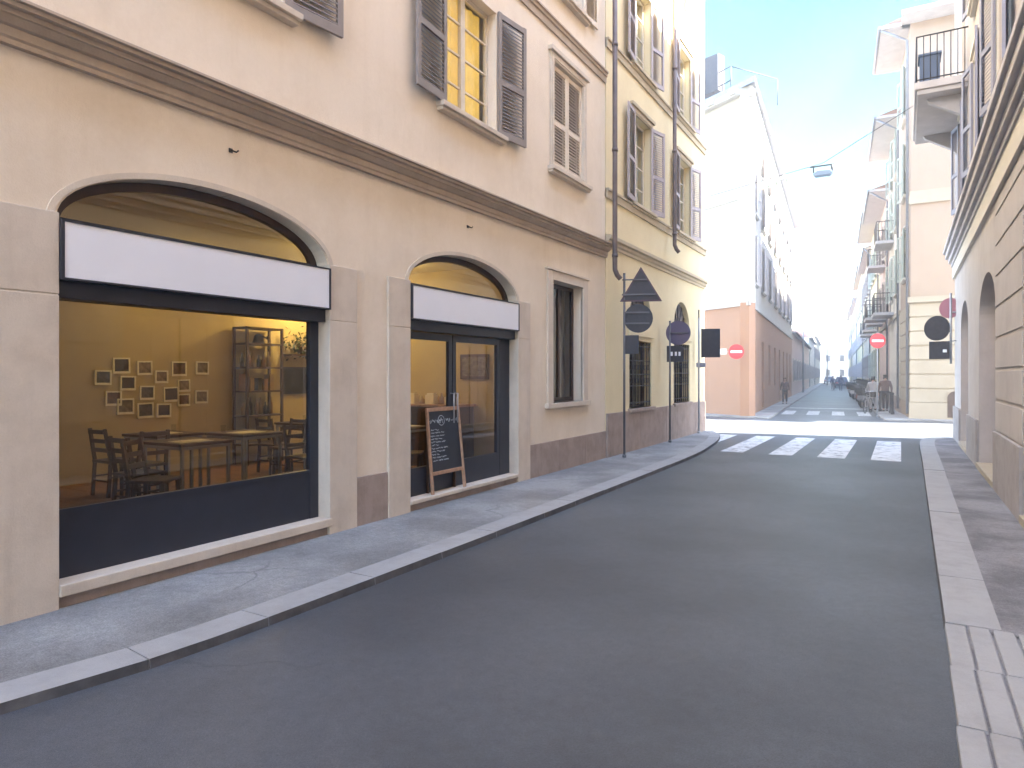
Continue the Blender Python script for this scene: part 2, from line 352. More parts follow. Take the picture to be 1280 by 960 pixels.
def smooth(pts, n=6):
    out = []
    for i in range(len(pts)-1):
        p0 = Vector(pts[max(i-1,0)]); p1 = Vector(pts[i]); p2 = Vector(pts[i+1]); p3 = Vector(pts[min(i+2,len(pts)-1)])
        for k in range(n):
            t = k/n
            v = .5*((2*p1)+(-p0+p2)*t+(2*p0-5*p1+4*p2-p3)*t*t+(-p0+3*p1-3*p2+p3)*t**3); out.append((v.x, v.y))
    out.append(tuple(pts[-1])); return out
KL = smooth([(-4.6,-14),(-4.4,-3),(-4.2,.3),(-3.98,1.7),(-3.83,2.5),(-3.79,3.6),(-3.77,6.4),(-3.78,10),(-3.82,14),(-3.98,16.2),(-4.25,18.3),(-4.75,20.2),(-5.7,21.3),(-7.5,21.6),(-9.5,21.6),(-13,21.6),(-22,21.6),(-40,21.6)])
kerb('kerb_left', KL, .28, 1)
b = MB()
inner = [(-5.26,y) for x,y in KL]
for i in range(len(KL)-1):
    (x0,y0),(x1,y1) = KL[i],KL[i+1]
    if y1 < 20.69 and x1 > -5.2: b.face([(x0-.25,y0,SW),(x1-.25,y1,SW),(-5.3,y1,SW),(-5.3,y0,SW)])
    yl = (x0,y0)
k0 = [i for i,(x,y) in enumerate(KL) if y < 20.69 and x > -5.2][-1]
b.face([(x-.1,y-.1,SW) for x,y in KL[k0:]]+[(-40,20.5,SW),(-5.3,20.5,SW),(-5.3,KL[k0][1],SW)])
o = b.build('pavement_left', M['pave']); tag(o, kind='structure')
KR = [(.17,-14),(.17,3.5),(.24,5.5),(.26,9),(.30,15),(.34,20.3)]
kr_full = smooth([(.24,5.45),(.26,9),(.30,15),(.34,20.0),(.6,21.3),(1.4,22.0),(2.6,22.25),(4.5,22.3),(7,22.3),(12,22.3),(24,22.3),(40,22.3)])
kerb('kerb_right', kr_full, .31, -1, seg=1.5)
flat('pavement_right', [[(1.3,5.45)]+[(1.3,21.2),(40,21.2)]+[(x+.12,y-.1) for x,y in reversed(kr_full)]], SW, M['pave_r'])
b = MB()   # long ribbed paving slabs beside the camera
y = 5.43
while y > -3:
    L = .78; 
    for k in range(8):
        x0 = .235+.132*k-max(0,5.43-y)*.014; dz = random.uniform(-.003,.003)
        b.prism([(x0,-.16),(x0+.118,-.16),(x0+.118,SW-.006+dz),(x0+.110,SW+dz),(x0+.006,SW+dz),(x0,SW-.004+dz)], y-L+.005, y, 'y')
    y -= L
tag(b.build('paving_slabs_right', M['kerb']), kind='structure')
flat('paving_slab_bed', [[(.24,-14),(1.3,-14),(1.3,5.45),(.24,5.45)]], SW-.016, M['pave_r'])
# crossings
b = MB()
for x0, x1, y0 in ((-4.62,-4.15,17.3),(-3.62,-3.12,15.7),(-2.57,-2.09,15.6),(-1.6,-1.07,15.6),(-.6,-.06,15.6)):
    b.face([(x0,y0,RD+.004),(x1,y0,RD+.004),(x1-.02,20.2,RD+.004),(x0-.02,20.2,RD+.004)])
tag(b.build('crosswalk_near', M['paint']), kind='structure')
b = MB()
for k in range(5):
    c0 = P + DV*3 + Vector((DV.y,-DV.x,0))*(1.0+k*1.02)
    l = Vector((DV.y,-DV.x,0))*.5
    v = [c0, c0+l, c0+l+DV*3.4, c0+DV*3.4]; b.face([(p.x,p.y,RD+.004) for p in v])
c0 = P + DV*9.2 + Vector((DV.y,-DV.x,0))*1.0; l = Vector((DV.y,-DV.x,0))*3.6; v = [c0,c0+l,c0+l+DV*.6,c0+DV*.6]
b.face([(p.x,p.y,RD+.004) for p in v])
tag(b.build('crosswalk_far', M['paint']), kind='structure')
# far pavements
def farpave(name, c, lat0, lat1, t0, t1, m):
    b = MB(); pl = [far(c,t0,lat0), far(c,t0,lat1), far(c,t1,lat1), far(c,t1,lat0)]
    vb = [(x,y,RD-.02) for x,y in pl]; vt = [(x,y,SW) for x,y in pl]
    b.face(vt)
    for i in range(4): b.face([vb[i],vb[(i+1)%4],vt[(i+1)%4],vt[i]])
    return tag(b.build(name, m), kind='structure')
farpave('pavement_far_left', P, -.3, .85, .2, 215, M['pave'])
farpave('pavement_far_right', Q, -1.0, .3, .2, 215, M['pave'])
b = MB(); pl = [(P.x+.8,P.y-.6),(P.x+.86,P.y+.3),(P.x-.2,P.y+.4),(-40,P.y+.539/.842*34+.4),(-40,P.y+.539/.842*34-.9),(-6.6,P.y-.2)]
vb = [(x,y,RD-.02) for x,y in pl]; vt = [(x,y,SW-.002) for x,y in pl]; b.face(vt)
for i in range(len(pl)): b.face([vb[i],vb[(i+1)%len(pl)],vt[(i+1)%len(pl)],vt[i]])
tag(b.build('pavement_corner_left', M['pave']), kind='structure')
b = MB(); b.box(Q.x-.9, 40, Q.y-.9, Q.y+.3, RD-.02, SW-.002); tag(b.build('pavement_corner_right', M['pave']), kind='structure')

# ------------------------------------------------------------------ window prototypes
def shutter_leaf(wd, h, slat=1, n=None):
    """louvred leaf, hinge at x=0, extends +x, thickness along y"""
    b = MB(); st = .07; t = .038
    b.box(0, st, 0, t, 0, h); b.box(wd-st, wd, 0, t, 0, h)
    zs = [0, h*.42, h-.09]
    for z in zs: b.box(st, wd-st, .001, t-.001, z, z+(.1 if z == 0 else .08))
    for z0, z1 in ((.1, h*.42), (h*.42+.08, h-.09)):
        k = int((z1-z0)/.052) if n is None else n
        for i in range(k):
            z = z0+(z1-z0)*(i+.5)/k
            b.rbox((wd/2, t/2, z), (wd-2*st, .05, .008), (R(-50*slat), 0, 0))
    return b
def make_window(name, wd, h, sash, shut=None, ang=(172,172), surround=None, curtain='curtain_d', sill=True, bars=True, closed=False, recess=.2, style=None):
    """window in facade frame: origin at the sill middle, +y outward. returns the part with its sub-parts"""
    b = MB(); r = -recess
    fw = .055
    b.box(-wd/2, -wd/2+fw, r, r+.05, 0, h); b.box(wd/2-fw, wd/2, r, r+.05, 0, h); b.box(-wd/2+fw, wd/2-fw, r, r+.05, 0, fw); b.box(-wd/2+fw, wd/2-fw, r, r+.05, h-fw, h)
    if bars:
        b.box(-.05, .05, r+.005, r+.062, fw, h-fw)
        for i in range(1,4):
            z = h*i/4; b.box(-wd/2+fw, -.05, r+.01, r+.045, z-.012, z+.012); b.box(.05, wd/2-fw, r+.01, r+.045, z-.012, z+.012)
    if surround:
        sw = .13; p = .035
        b.mi = 1
        b.box(-wd/2-sw, -wd/2, -.002, p, 0, h+sw); b.box(wd/2, wd/2+sw, -.002, p, 0, h+sw); b.box(-wd/2, wd/2, -.002, p, h, h+sw)
        b.box(-wd/2-sw+.03, -wd/2-.03, p, p+.015, 0, h+sw-.03); b.box(wd/2+.03, wd/2+sw-.03, p, p+.015, 0, h+sw-.03); b.box(-wd/2-.03, wd/2+.03, p, p+.015, h+.03, h+sw-.03)
        b.box(-wd/2-sw-.05, wd/2+sw+.05, -.002, p+.05, h+sw, h+sw+.07)
    o = b.build(name, [M[sash], M[surround] if surround else M[sash]])
    b = MB(); b.box(-wd/2+fw, wd/2-fw, r+.02, r+.026, fw, h-fw); b.build('pane', M['glass'], o)
    if curtain:
        b = MB(); n = 26; ww = wd-.04
        for i in range(n):
            x0 = -ww/2+ww*i/n; x1 = x0+ww/n; y0 = r-.09+.018*math.sin(i*1.7); y1 = r-.09+.018*math.sin((i+1)*1.7)
            b.face([(x0,y0,.01),(x1,y1,.01),(x1,y1,h-.01),(x0,y0,h-.01)])
        c = b.build('curtain', M[curtain], o)
    if sill:
        b = MB(); ss = wd/2+(.2 if surround else .14); b.box(-ss, ss, -.02, .13, -.085, -.02); b.box(-ss+.02, ss-.02, -.02, .09, -.13, -.085); b.box(-wd/2, wd/2, r, -.02, -.02-.06, -.005)
        b.build('sill', M[surround or 'stone'], o, bevel=.006)
    if shut:
        if closed:
            for s in (-1, 1):
                l = shutter_leaf(wd/2-.01, h-.03, -s).build('shutter', M[shut], o)
                l.location = (-wd/2+.005, -.06, .015) if s < 0 else (wd/2-.005, -.022, .015)
                if s > 0: l.rotation_euler = (0, 0, math.pi)
        else:
            sm = None
            for s, a in ((-1, ang[0]), (1, ang[1])):
                l = shutter_leaf(wd/2-.005, h+.05, s).build('shutter', M[shut], o)
                l.location = (-wd/2-.01, .045, -.02) if s < 0 else (wd/2+.01, .045, -.02)
                l.rotation_euler = (0, 0, R(a)) if s < 0 else (0, 0, R(180-a))
                if s > 0: l.location.y += 0
    return o
PROTO = {}
def put_window(key, parent, F, s, z, first=[None]):
    """place a copy (the first time the window itself) on a facade frame"""
    src, used = PROTO[key]
    o = src if not used else copy_tree(src)
    PROTO[key] = (src, True)
    o.parent = parent
    Mw = F @ Matrix.Translation((s, 0, z))
    o.matrix_local = Matrix.Translation(-parent_world(parent)) @ Mw
    return o
def register(key, o): PROTO[key] = (o, False)

# ------------------------------------------------------------------ NEAR LEFT: pink building with the cafe
WX = -5.25
pb = thing('plaster_building', 'pink plaster corner-to-corner house with two arched shopfronts on its ground floor', 'building', (WX, 5, 0))
FL = frame((WX, 0), (1, 0))       # s = -Y
H1 = 17.0
def Ys(y0, y1): return (-y1, -y0)
holes = []
A1 = (2.58, 5.22); A2 = (6.56, 9.24); SPR = 2.73; RISE = .50
holes.append(arch(-A1[1], -A1[0], -.05, SPR, RISE)); holes.append(arch(-A2[1], -A2[0], -.05, SPR, RISE))
holes.append(rect(-11.72, -10.46, 1.12, 3.24))
W1 = [(3.95,1.36),(7.95,1.36),(11.12,1.2)]
for f, z0, h in ((0,5.17,1.8),(1,8.35,1.8),(2,11.5,1.75),(3,14.4,1.5)):
    for i,(yc,wd) in enumerate(W1+[(.1,1.36),(-3.7,1.36)]):
        if i == 2 and f == 0: holes.append(rect(-yc-.62,-yc+.62,z0+.02,z0+1.85))
        else: holes.append(rect(-yc-wd/2,-yc+wd/2,z0,z0+h))
b = MB(FL); b.holed(rect(-12.86, 14, -.25, H1), holes, 0, -.2, 'y')
child(b.build('wall', M['pink']), pb)
b = MB(); b.box(-16,-15.7,-14,12.86,-.25,H1); b.box(-15.7,WX-.38,-14,-13.7,-.25,H1); b.box(-15.7,WX-.38,12.5,12.84,-.25,H1)
child(b.build('side_wall', M['pink']), pb)
b = MB(); b.box(-16,WX+.7,-14,12.86,H1,H1+.25); b.prism([(-16.2,H1+.25),(WX+.75,H1+.25),(-10.5,H1+2.2)],-14,12.86,'y')
child(b.build('roof', M['roof']), pb)
b = MB(); b.box(-15.6,WX-.4,-13.6,12.4,4.0,4.2); child(b.build('upper_floor', M['darkroom']), pb)
# arch trims and stone piers
def arch_band(y0, y1, zs, rise, wd, x0, x1):
    b = MB(); n = 36; c = (y0+y1)/2; a = (y1-y0)/2
    for i in range(n):
        q = []
        for k in (i, i+1):
            th = math.pi*k/n; q.append(((c+a*math.cos(th), zs+rise*math.sin(th)), (c+(a+wd)*math.cos(th), zs+(rise+wd)*math.sin(th))))
        (i0,o0),(i1,o1) = q
        def F3(x, p): return (x, p[0], p[1])
        b.face([F3(x1,i0),F3(x1,o0),F3(x1,o1),F3(x1,i1)]); b.face([F3(x0,o0),F3(x1,o0),F3(x1,o1),F3(x0,o1)]); b.face([F3(x0,i0),F3(x0,i1),F3(x1,i1),F3(x1,i0)])
    bmesh.ops.remove_doubles(b.bm, verts=b.bm.verts, dist=1e-4)
    return b
for (y0,y1) in (A1, A2):
    child(arch_band(y0-.02, y1+.02, SPR, RISE, .05, WX-.18, WX+.012).build('arch_trim', M['stone']), pb)
for (y0,y1) in ((1.75,2.584),(5.216,5.63),(6.16,6.564),(9.236,9.63)):
    b = MB(); jx = .012
    b.box(WX-.19, WX+.035, y0, y1, -.1, 2.17); b.box(WX-.19, WX+.035, y0, y1, 2.178, 2.76); b.box(WX-.18, WX+.03, y0+.004, y1-.004, 2.16, 2.19)
    # raised inner panel
    child(b.build('pier', M['stone'], bevel=.006), pb)
for (y0,y1) in ((5.63,6.16),(9.63,12.86),(-14,1.75)):
    b = MB(); y = y0
    while y < y1-.01:
        e = min(y+ (1.1 if y1-y > 1.6 else y1-y), y1); b.box(WX-.2, WX+.022+random.uniform(-.002,.002), y+.002, e-.002, -.12, .47); y = e
    child(b.build('stone_plinth', M['base'], bevel=.004), pb)
# window with stone surround right of the door
b = MB(); x1 = WX+.035
for y0,y1,z0,z1 in ((10.26,10.46,1.12,3.4),(11.72,11.93,1.12,3.4),(10.46,11.72,3.24,3.4)): b.box(WX-.02,x1,y0,y1,z0,z1)
b.box(WX-.02,x1+.02,10.22,11.97,3.4,3.44)
b.box(WX-.3,x1+.04,10.2,11.99,1.04,1.12)
child(b.build('window_surround', M['stone'], bevel=.005), pb)
b = MB(); x = WX-.22
for y0,y1,z0,z1 in ((10.47,10.54,1.13,3.23),(11.64,11.71,1.13,3.23),(10.54,11.64,1.13,1.2),(10.54,11.64,3.16,3.23),(11.06,11.12,1.2,3.16)): b.box(x,x+.05,y0,y1,z0,z1)
wn = child(b.build('window', M['darkwood']), pb)
b = MB(); b.box(x+.02,x+.026,10.54,11.64,1.2,3.16); p = b.build('pane', M['glass']); child(p, wn)
b = MB()
for i in range(40):
    ya = 10.48+1.22*i/40; yb = ya+1.22/40; xa = x-.12+.02*math.sin(i*1.4); xb = x-.12+.02*math.sin((i+1)*1.4); b.face([(xa,ya,1.12),(xb,yb,1.12),(xb,yb,3.2),(xa,ya,3.2)])
child(b.build('curtain', M['curtain_d']), wn)
# main cornice between ground and first floor (rises slightly like the facade lines)
def zc(y): return 3.82+.014*(y-2)
def run_profile(prof, y0, y1, zf, X=WX, sgn=1):
    b = MB(); n = 24
    for i in range(n):
        ya = y0+(y1-y0)*i/n; yb = y0+(y1-y0)*(i+1)/n
        for (p,q) in zip(prof, prof[1:]):
            b.face([(X+sgn*p[0],ya,zf(ya)+p[1]),(X+sgn*q[0],ya,zf(ya)+q[1]),(X+sgn*q[0],yb,zf(yb)+q[1]),(X+sgn*p[0],yb,zf(yb)+p[1])])
    for yy in (y0,y1): b.face([(X+sgn*p[0],yy,zf(yy)+p[1]) for p in prof])
    bmesh.ops.remove_doubles(b.bm, verts=b.bm.verts, dist=1e-4)
    return b
prof = [(-.02,0),(.05,0),(.05,.035),(.065,.05),(.065,.11),(.09,.12),(.13,.16),(.15,.165),(.15,.20),(.19,.205),(.19,.235),(.215,.24),(.215,.26),(.0,.31),(-.02,.31)]
child(run_profile(prof, -14, 12.86, zc).build('cornice', M['cornice']), pb)
prof2 = [(-.02,0),(.03,0),(.03,.12),(.055,.13),(.055,.18),(.08,.19),(.08,.22),(-.02,.25)]
child(run_profile(prof2, -14, 12.86, lambda y: 7.5).build('string_course', M['cornice']), pb)
child(run_profile(prof2, -14, 12.86, lambda y: 10.7).build('string_course', M['cornice']), pb)
register('pinkwin', make_window('window', 1.36, 1.8, 'sash', 'shutter', (172,176), None, 'curtain_glow'))
register('pinkwin_dim', make_window('window', 1.36, 1.8, 'sash', 'shutter', (172,176), None, 'curtain_w'))
register('beigewin', make_window('window', 1.24, 1.83, 'sash', 'shutter_beige', surround='stone', curtain=None, closed=True, recess=.16))
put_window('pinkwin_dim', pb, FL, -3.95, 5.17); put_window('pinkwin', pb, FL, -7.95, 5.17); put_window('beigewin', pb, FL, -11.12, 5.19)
for i, yc in enumerate((.1,-3.7)): put_window('pinkwin_dim', pb, FL, -yc, 5.17)
for z0 in (8.35,):
    for yc in (3.95,7.95,.1): put_window('pinkwin_dim', pb, FL, -yc, z0)
register('pinkwin_s', make_window('window', 1.2, 1.8, 'sash', 'shutter_beige', (176,176), 'stone', 'curtain_w'))
put_window('pinkwin_s', pb, FL, -11.12, 8.35)
for z0, h in ((11.5,1.75),(14.4,1.5)):
    for yc,wd in W1: 
        b = MB(FL); b.box(-yc-wd/2,-yc+wd/2,-.2,-.15,z0,z0+h); child(b.build('window', M['curtain_d']), pb)
# shopfronts
def shopfront(y0, y1, door=False):
    xf = WX-.13; s0 = z_s = .06
    b = MB(); fx0, fx1 = xf-.06, xf
    zt = 2.16
    lunX = WX-.15
    if not door:
        st = .06; stR = .12
        b.box(fx0,fx1,y0,y0+st,s0,zt); b.box(fx0,fx1,y1-stR,y1,s0,zt)
    else:
        b.box(fx0,fx1,y0,y0+.07,s0,zt); b.box(fx0,fx1,y1-.3,y1,s0,zt)
    b.box(fx0-.05,WX-.03,y0,y1,zt,2.42)                   # dark header box below the sign
    b.box(lunX-.05,lunX,y0,y1,2.42,SPR+.04)
    fr = child(b.build('shop_window' if not door else 'shop_door', M['navy'], bevel=.004), pb)
    # lunette frame
    n = 36; b = MB(); c=(y0+y1)/2; a=(y1-y0)/2
    for i in range(n):
        t0=math.pi*i/n; t1=math.pi*(i+1)/n; ri=.93
        pts=[(c+a*.995*math.cos(t0),SPR+RISE*.995*math.sin(t0)),(c+a*.995*math.cos(t1),SPR+RISE*.995*math.sin(t1)),(c+a*ri*math.cos(t1),SPR+RISE*.84*math.sin(t1)),(c+a*ri*math.cos(t0),SPR+RISE*.84*math.sin(t0))]
        b.prism(pts, lunX-.05, lunX, 'x')
    child(b.build('lunette_frame', M['darkwood']), fr)
    b = MB(); pts=[(c+a*.94*math.cos(math.pi*i/n),SPR+RISE*.86*math.sin(math.pi*i/n)) for i in range(n+1)]
    b.prism(pts, lunX-.03, lunX-.024, 'x'); child(b.build('lunette_pane', M['shopglass']), fr)
    # white fascia sign in a thin dark frame
    b = MB(); sx0, sx1 = WX-.03, WX+.05; zb, ztp = 2.285, 2.715
    b.mi = 0; b.box(sx0,sx1,y0+.03,y1-.03,zb+.015,ztp-.015)
    b.mi = 1
    for ya,yb,za,zz in ((y0+.005,y0+.03,zb,ztp),(y1-.03,y1-.005,zb,ztp),(y0+.03,y1-.03,zb,zb+.015),(y0+.03,y1-.03,ztp-.015,ztp)): b.box(sx0,sx1+.006,ya,yb,za,zz)
    child(b.build('sign_panel', [M['signwhite'],M['navy']]), fr)
    if not door:
        b = MB(); b.box(fx0+.01,fx1-.01,y0+.06,y1-.12,s0,.58); b.box(fx0,fx1,y0+.06,y1-.12,.58,.61); child(b.build('bottom_panel', M['navy']), fr)
        b = MB(); b.box(fx0+.02,fx0+.028,y0+.06,y1-.12,.6,zt); child(b.build('pane', M['shopglass']), fr)
    else:
        ym = 7.69
        for (a0,a1,nm) in ((y0+.07,ym-.01,'left'),(ym+.01,y1-.3,'right')):
            b = MB(); t=.075
            b.box(fx0+.005,fx1-.005,a0,a0+t,s0,zt-.01); b.box(fx0+.005,fx1-.005,a1-t,a1,s0,zt-.01)
            b.box(fx0+.005,fx1-.005,a0+t,a1-t,zt-.1,zt-.01); b.box(fx0+.005,fx1-.005,a0+t,a1-t,s0,.42)
            d = child(b.build('door_leaf', M['navy']), fr)
            b = MB(); b.box(fx0+.028,fx0+.034,a0+t,a1-t,.42,zt-.1); child(b.build('pane', M['shopglass']), fr)
            hx = a1-.035 if nm=='left' else a0+.035
            b = MB(); b.tube([(fx1-.01,hx,.95),(fx1+.05,hx,.95),(fx1+.05,hx,1.35),(fx1-.01,hx,1.35)],.011,8); child(b.build('handle', M['steel']), fr)
    # stone step / sill
    b = MB(); b.box(WX-.2,WX+.05,y0+.004,y1-.004 if door else y1+.02,.015,.065 if door else .10)
    child(b.build('doorstep' if door else 'window_sill', M['stone'], bevel=.008), pb)
    b = MB(); b.box(WX-.2,WX+.005,y0+.01,y1-.01,-.12,.012); child(b.build('plinth_course', M['base']), pb)
shopfront(*A1); shopfront(*A2, door=True)
# small iron hooks on the facade
for (yy,zz,lb) in ((4.03,3.62,'small bent iron bracket on the pink wall above the large shop window'),(7.86,3.66,'small iron bracket on the pink wall above the arched cafe door')):
    b = MB(); b.tube([(WX-.01,0,0),(WX+.05,0,-.01),(WX+.09,0.03,-.03),(WX+.1,.06,.0)],.012,8); b.box(WX,WX+.012,-.03,.03,-.03,.03)
    b.bm.transform(Matrix.Translation((WX,yy,zz)) @ Matrix.Scale(.62,4) @ Matrix.Translation((-WX,0,0)))
    tag(b.build('wall_bracket', M['iron']), lb, 'bracket', 'iron brackets on the pink wall')
# downpipe at the joint between the houses
def downpipe(x, y, z0, z1, kick=True, parent=None, m='pipe', r=.05):
    b = MB(); pts = [(x,y,z1),(x,y,z0+.25)]
    if kick: pts += [(x,y,z0+.15),(x+.04,y+.02,z0+.04),(x+.1,y+.05,z0-.04)]
    b.tube(pts, [r]*len(pts), 12)
    z = z0+.4
    while z < z1-.3: b.tube([(x,y,z),(x,y,z+.06)],r*1.25,12); z += 2.1
    return child(b.build('downpipe', M[m]), parent)
downpipe(WX+.26, 12.74, 3.55, H1, True, pb)

# cafe room
b = MB()
RX0, RX1, RY0, RY1 = -10.3, WX-.2, 1.3, 10.12
b.box(RX0-.1,RX0,RY0,RY1,0,3.7); b.box(RX0,RX1,RY0-.1,RY0,0,3.7); b.box(RX0,RX1,RY1,RY1+.1,0,3.7)
child(b.build('room_wall', M['room']), pb)
b = MB(); b.box(RX0,RX1,RY0,RY1,3.5,3.6); child(b.build('room_ceiling', M['ceiling']), pb)
b = MB(); y = RY0
while y < RY1-.01: b.box(RX0,RX1,y+.001,min(y+.14,RY1)-.001,-.03,.03+random.uniform(0,.0015)); y += .14
child(b.build('room_floor', M['plank']), pb)

# ------------------------------------------------------------------ yellow building
yb = thing('plaster_building', 'yellow plaster house beyond the pink one with barred ground-floor windows', 'building', (WX, 16, 0))
Y0, Y1 = 12.87, 20.7
holes = []
LW = [(14.98,1.5,.86,2.38),(18.3,1.5,.86,2.45)]
for yc,wd,z0,z1 in LW:
    holes.append(rect(-yc-wd/2,-yc+wd/2,z0,z1)); holes.append(arch(-yc-wd/2,-yc+wd/2,2.78,2.84,.74))
YW = [(15.05,1.2),(18.5,1.2)]
for z0,h in ((5.45,2.0),(8.55,1.9),(11.6,1.9),(14.4,1.5)):
    for yc,wd in YW: holes.append(rect(-yc-wd/2,-yc+wd/2,z0,z0+h))
b = MB(FL); b.holed(rect(-Y1,-Y0,-.25,H1-.6), holes, .012, -.38, 'y'); child(b.build('wall', M['yellow']), yb)
b = MB(); b.box(-18,WX-.0,Y1-.3,Y1-.002,-.25,H1-.6); b.box(-18,-17.7,Y0,Y1-.3,-.25,H1-.6); child(b.build('side_wall', M['yellow']), yb)
b = MB(); b.box(-18.5,WX+.75,Y0,Y1+.6,H1-.6,H1-.4); child(b.build('roof', M['roof']), yb)
b = MB(); y = Y0
while y < Y1-.01:
    e = min(y+.98, Y1); b.box(WX-.1,WX+.05+random.uniform(-.003,.003),y+.003,e-.003,-.12,.82); y = e
child(b.build('stone_plinth', M['base'], bevel=.006), yb)
profy = [(-.02,0),(.04,0),(.04,.06),(.07,.09),(.07,.15),(.12,.17),(.12,.24),(-.02,.27)]
child(run_profile(profy, Y0, Y1+.05, lambda y: 4.2).build('cornice', M['ycornice']), yb)
child(run_profile([(-.02,0),(.05,0),(.05,.14),(.08,.15),(.08,.19),(-.02,.2)], Y0, Y1+.05, lambda y: 5.2).build('string_course', M['ycornice']), yb)
child(run_profile([(-.02,0),(.05,0),(.05,.14),(.08,.15),(.08,.19),(-.02,.2)], Y0, Y1+.05, lambda y: 8.25).build('string_course', M['ycornice']), yb)
register('yelwin', make_window('window', 1.2, 2.0, 'sash', 'shutter_mauve', (166,174), 'ycornice', 'curtain_w'))
register('yelwin2', make_window('window', 1.2, 1.9, 'sash', 'shutter_mauve', (168,172), 'ycornice', 'curtain_w'))
for yc,wd in YW: put_window('yelwin', yb, FL, -yc, 5.45); put_window('yelwin2', yb, FL, -yc, 8.55)
for z0,h in ((11.6,1.9),(14.4,1.5)):
    for yc,wd in YW:
        b = MB(FL); b.box(-yc-wd/2,-yc+wd/2,-.2,-.15,z0,z0+h); child(b.build('window', M['curtain_d']), yb)
for yc,wd,z0,z1 in LW:
    b = MB(FL); c = -yc; r = -.24
    for s0_,s1_,a_,c_ in ((c-wd/2,c-wd/2+.06,z0,z1),(c+wd/2-.06,c+wd/2,z0,z1),(c-wd/2+.06,c+wd/2-.06,z0,z0+.06),(c-wd/2+.06,c+wd/2-.06,z1-.06,z1),(c-.03,c+.03,z0+.06,z1-.06)): b.box(s0_,s1_,r,r+.05,a_,c_)
    wn = child(b.build('window', M['darkwood']), yb)
    b = MB(FL); b.box(c-wd/2+.06,c+wd/2-.06,r+.02,r+.026,z0+.06,z1-.06); child(b.build('pane', M['glass']), wn)
    b = MB(FL); b.box(c-wd/2,c+wd/2,r-.14,r-.12,z0,z1); child(b.build('blind', M['curtain_d']), wn)
    b = MB(FL)   # iron grille
    n = 8
    for i in range(n): s_ = c-wd/2+.06+(wd-.12)*i/(n-1); b.tube([(s_,-.02,z0+.02),(s_,-.02,z1-.02)],.011,6)
    for z_ in (z0+.12,z0+.5,(z0+z1)/2,z1-.45,z1-.12): b.box(c-wd/2,c+wd/2,-.028,-.012,z_-.012,z_+.012)
    for i in range(n-1):
        s_ = c-wd/2+.06+(wd-.12)*(i+.5)/(n-1)
        for z_ in (z0+.62,z1-.6): b.tube([(s_+.06*math.cos(t*math.pi/5),-.02,z_+.06*math.sin(t*math.pi/5)) for t in range(11)],.006,5,False)
    child(b.build('grille', M['iron']), wn)
    b = MB(FL); n = 24; b.prism([(c-wd/2,2.78),(c+wd/2,2.78)]+[(c+wd/2*math.cos(math.pi*i/n),2.84+.735*math.sin(math.pi*i/n)) for i in range(n+1)],-.12,-.16,'y')
    lu = child(b.build('lunette', M['curtain_d']), yb)
    b = MB(FL)
    for i in range(1,6):
        t=math.pi*i/6; b.tube([(c,-.1,2.8),(c+wd/2*.97*math.cos(t),-.1,2.84+.72*math.sin(t))],.012,6)
    child(b.build('lunette_bar', M['iron']), lu)
    b = MB(FL); b.box(c-wd/2-.1,c+wd/2+.1,-.2,.06,z1+.1,2.74); child(b.build('lintel', M['yellow'], bevel=.005), yb)
    b = MB(FL); b.box(c-wd/2-.1,c+wd/2+.1,-.2,.09,z0-.08,z0); child(b.build('sill', M['base'], bevel=.005), yb)
downpipe(WX+.2, 17.0, 4.75, H1-.6, True, yb)

# ------------------------------------------------------------------ NEAR RIGHT building
RX = 1.17
rb = thing('plaster_building', 'grey rendered house on the right with arched doorways and ribbed ground floor', 'building', (RX, 10, 0))
FR = frame((RX, 0), (-1, 0))      # s = Y
YE = 21.8; HR = 16
holes = [arch(12.35,14.9,.0,2.62,.66), arch(17.35,19.5,.0,2.62,.66), arch(7.0,9.5,.0,2.8,.75), arch(1.5,4.0,.0,2.8,.75)]
RW = [(2.2,1.1),(6.6,1.1),(11.3,1.1),(15.0,1.1),(18.6,1.1)]
for z0,h in ((5.5,2.0),(8.6,1.9),(12.0,1.8)):
    for yc,wd in RW: holes.append(rect(yc-wd/2,yc+wd/2,z0 if yc < 17 or z0 != 8.6 else 8.05,z0+h))
b = MB(FR); b.holed(rect(-14, YE, -.25, HR), holes, 0, -.38, 'y'); child(b.build('wall', M['greywall']), rb)
b = MB(); b.box(RX+.02,14,YE-.3,YE-.002,-.25,HR); b.box(13.7,14,-14,YE-.3,-.25,HR); b.box(RX+.38,13.7,-14,-13.7,-.25,HR); child(b.build('side_wall', M['greywall']), rb)
b = MB(); b.box(RX-.8,14.5,-14,YE+.8,HR,HR+.25); child(b.build('roof', M['soffit']), rb)
# rusticated courses
b = MB(FR)
def course_runs(z0, z1):
    gaps = []
    for y0,y1,zs,rs in ((12.25,15.0,2.62,.76),(17.25,19.6,2.62,.76),(6.9,9.6,2.8,.85),(1.4,4.1,2.8,.85)):
        c=(y0+y1)/2; a=(y1-y0)/2; z = z0
        if z <= zs: gaps.append((y0,y1))
        elif z < zs+rs: k = a*math.sqrt(max(0,1-((z-zs)/rs)**2)); gaps.append((c-k,c+k))
    gaps.sort(); out=[]; cur=-14
    for g0,g1 in gaps: out.append((cur,g0)); cur=g1
    out.append((cur,YE)); return out
z = .80
while z < 4.1:
    h = min(.42, 4.14-z)
    for a0,a1 in course_runs(z, z+h):
        if a1 > 10.2 and a0 < 11.9 or a1 < 12.3:      # ribs only on the near part of the wall
            b.box(a0, a1 if a1 < 12.3 else 12.25, 0, .014, z+.006, z+h-.012)
    z += .45
child(b.build('rusticated_course', M['greywall'], bevel=.005), rb)
b = MB(FR)
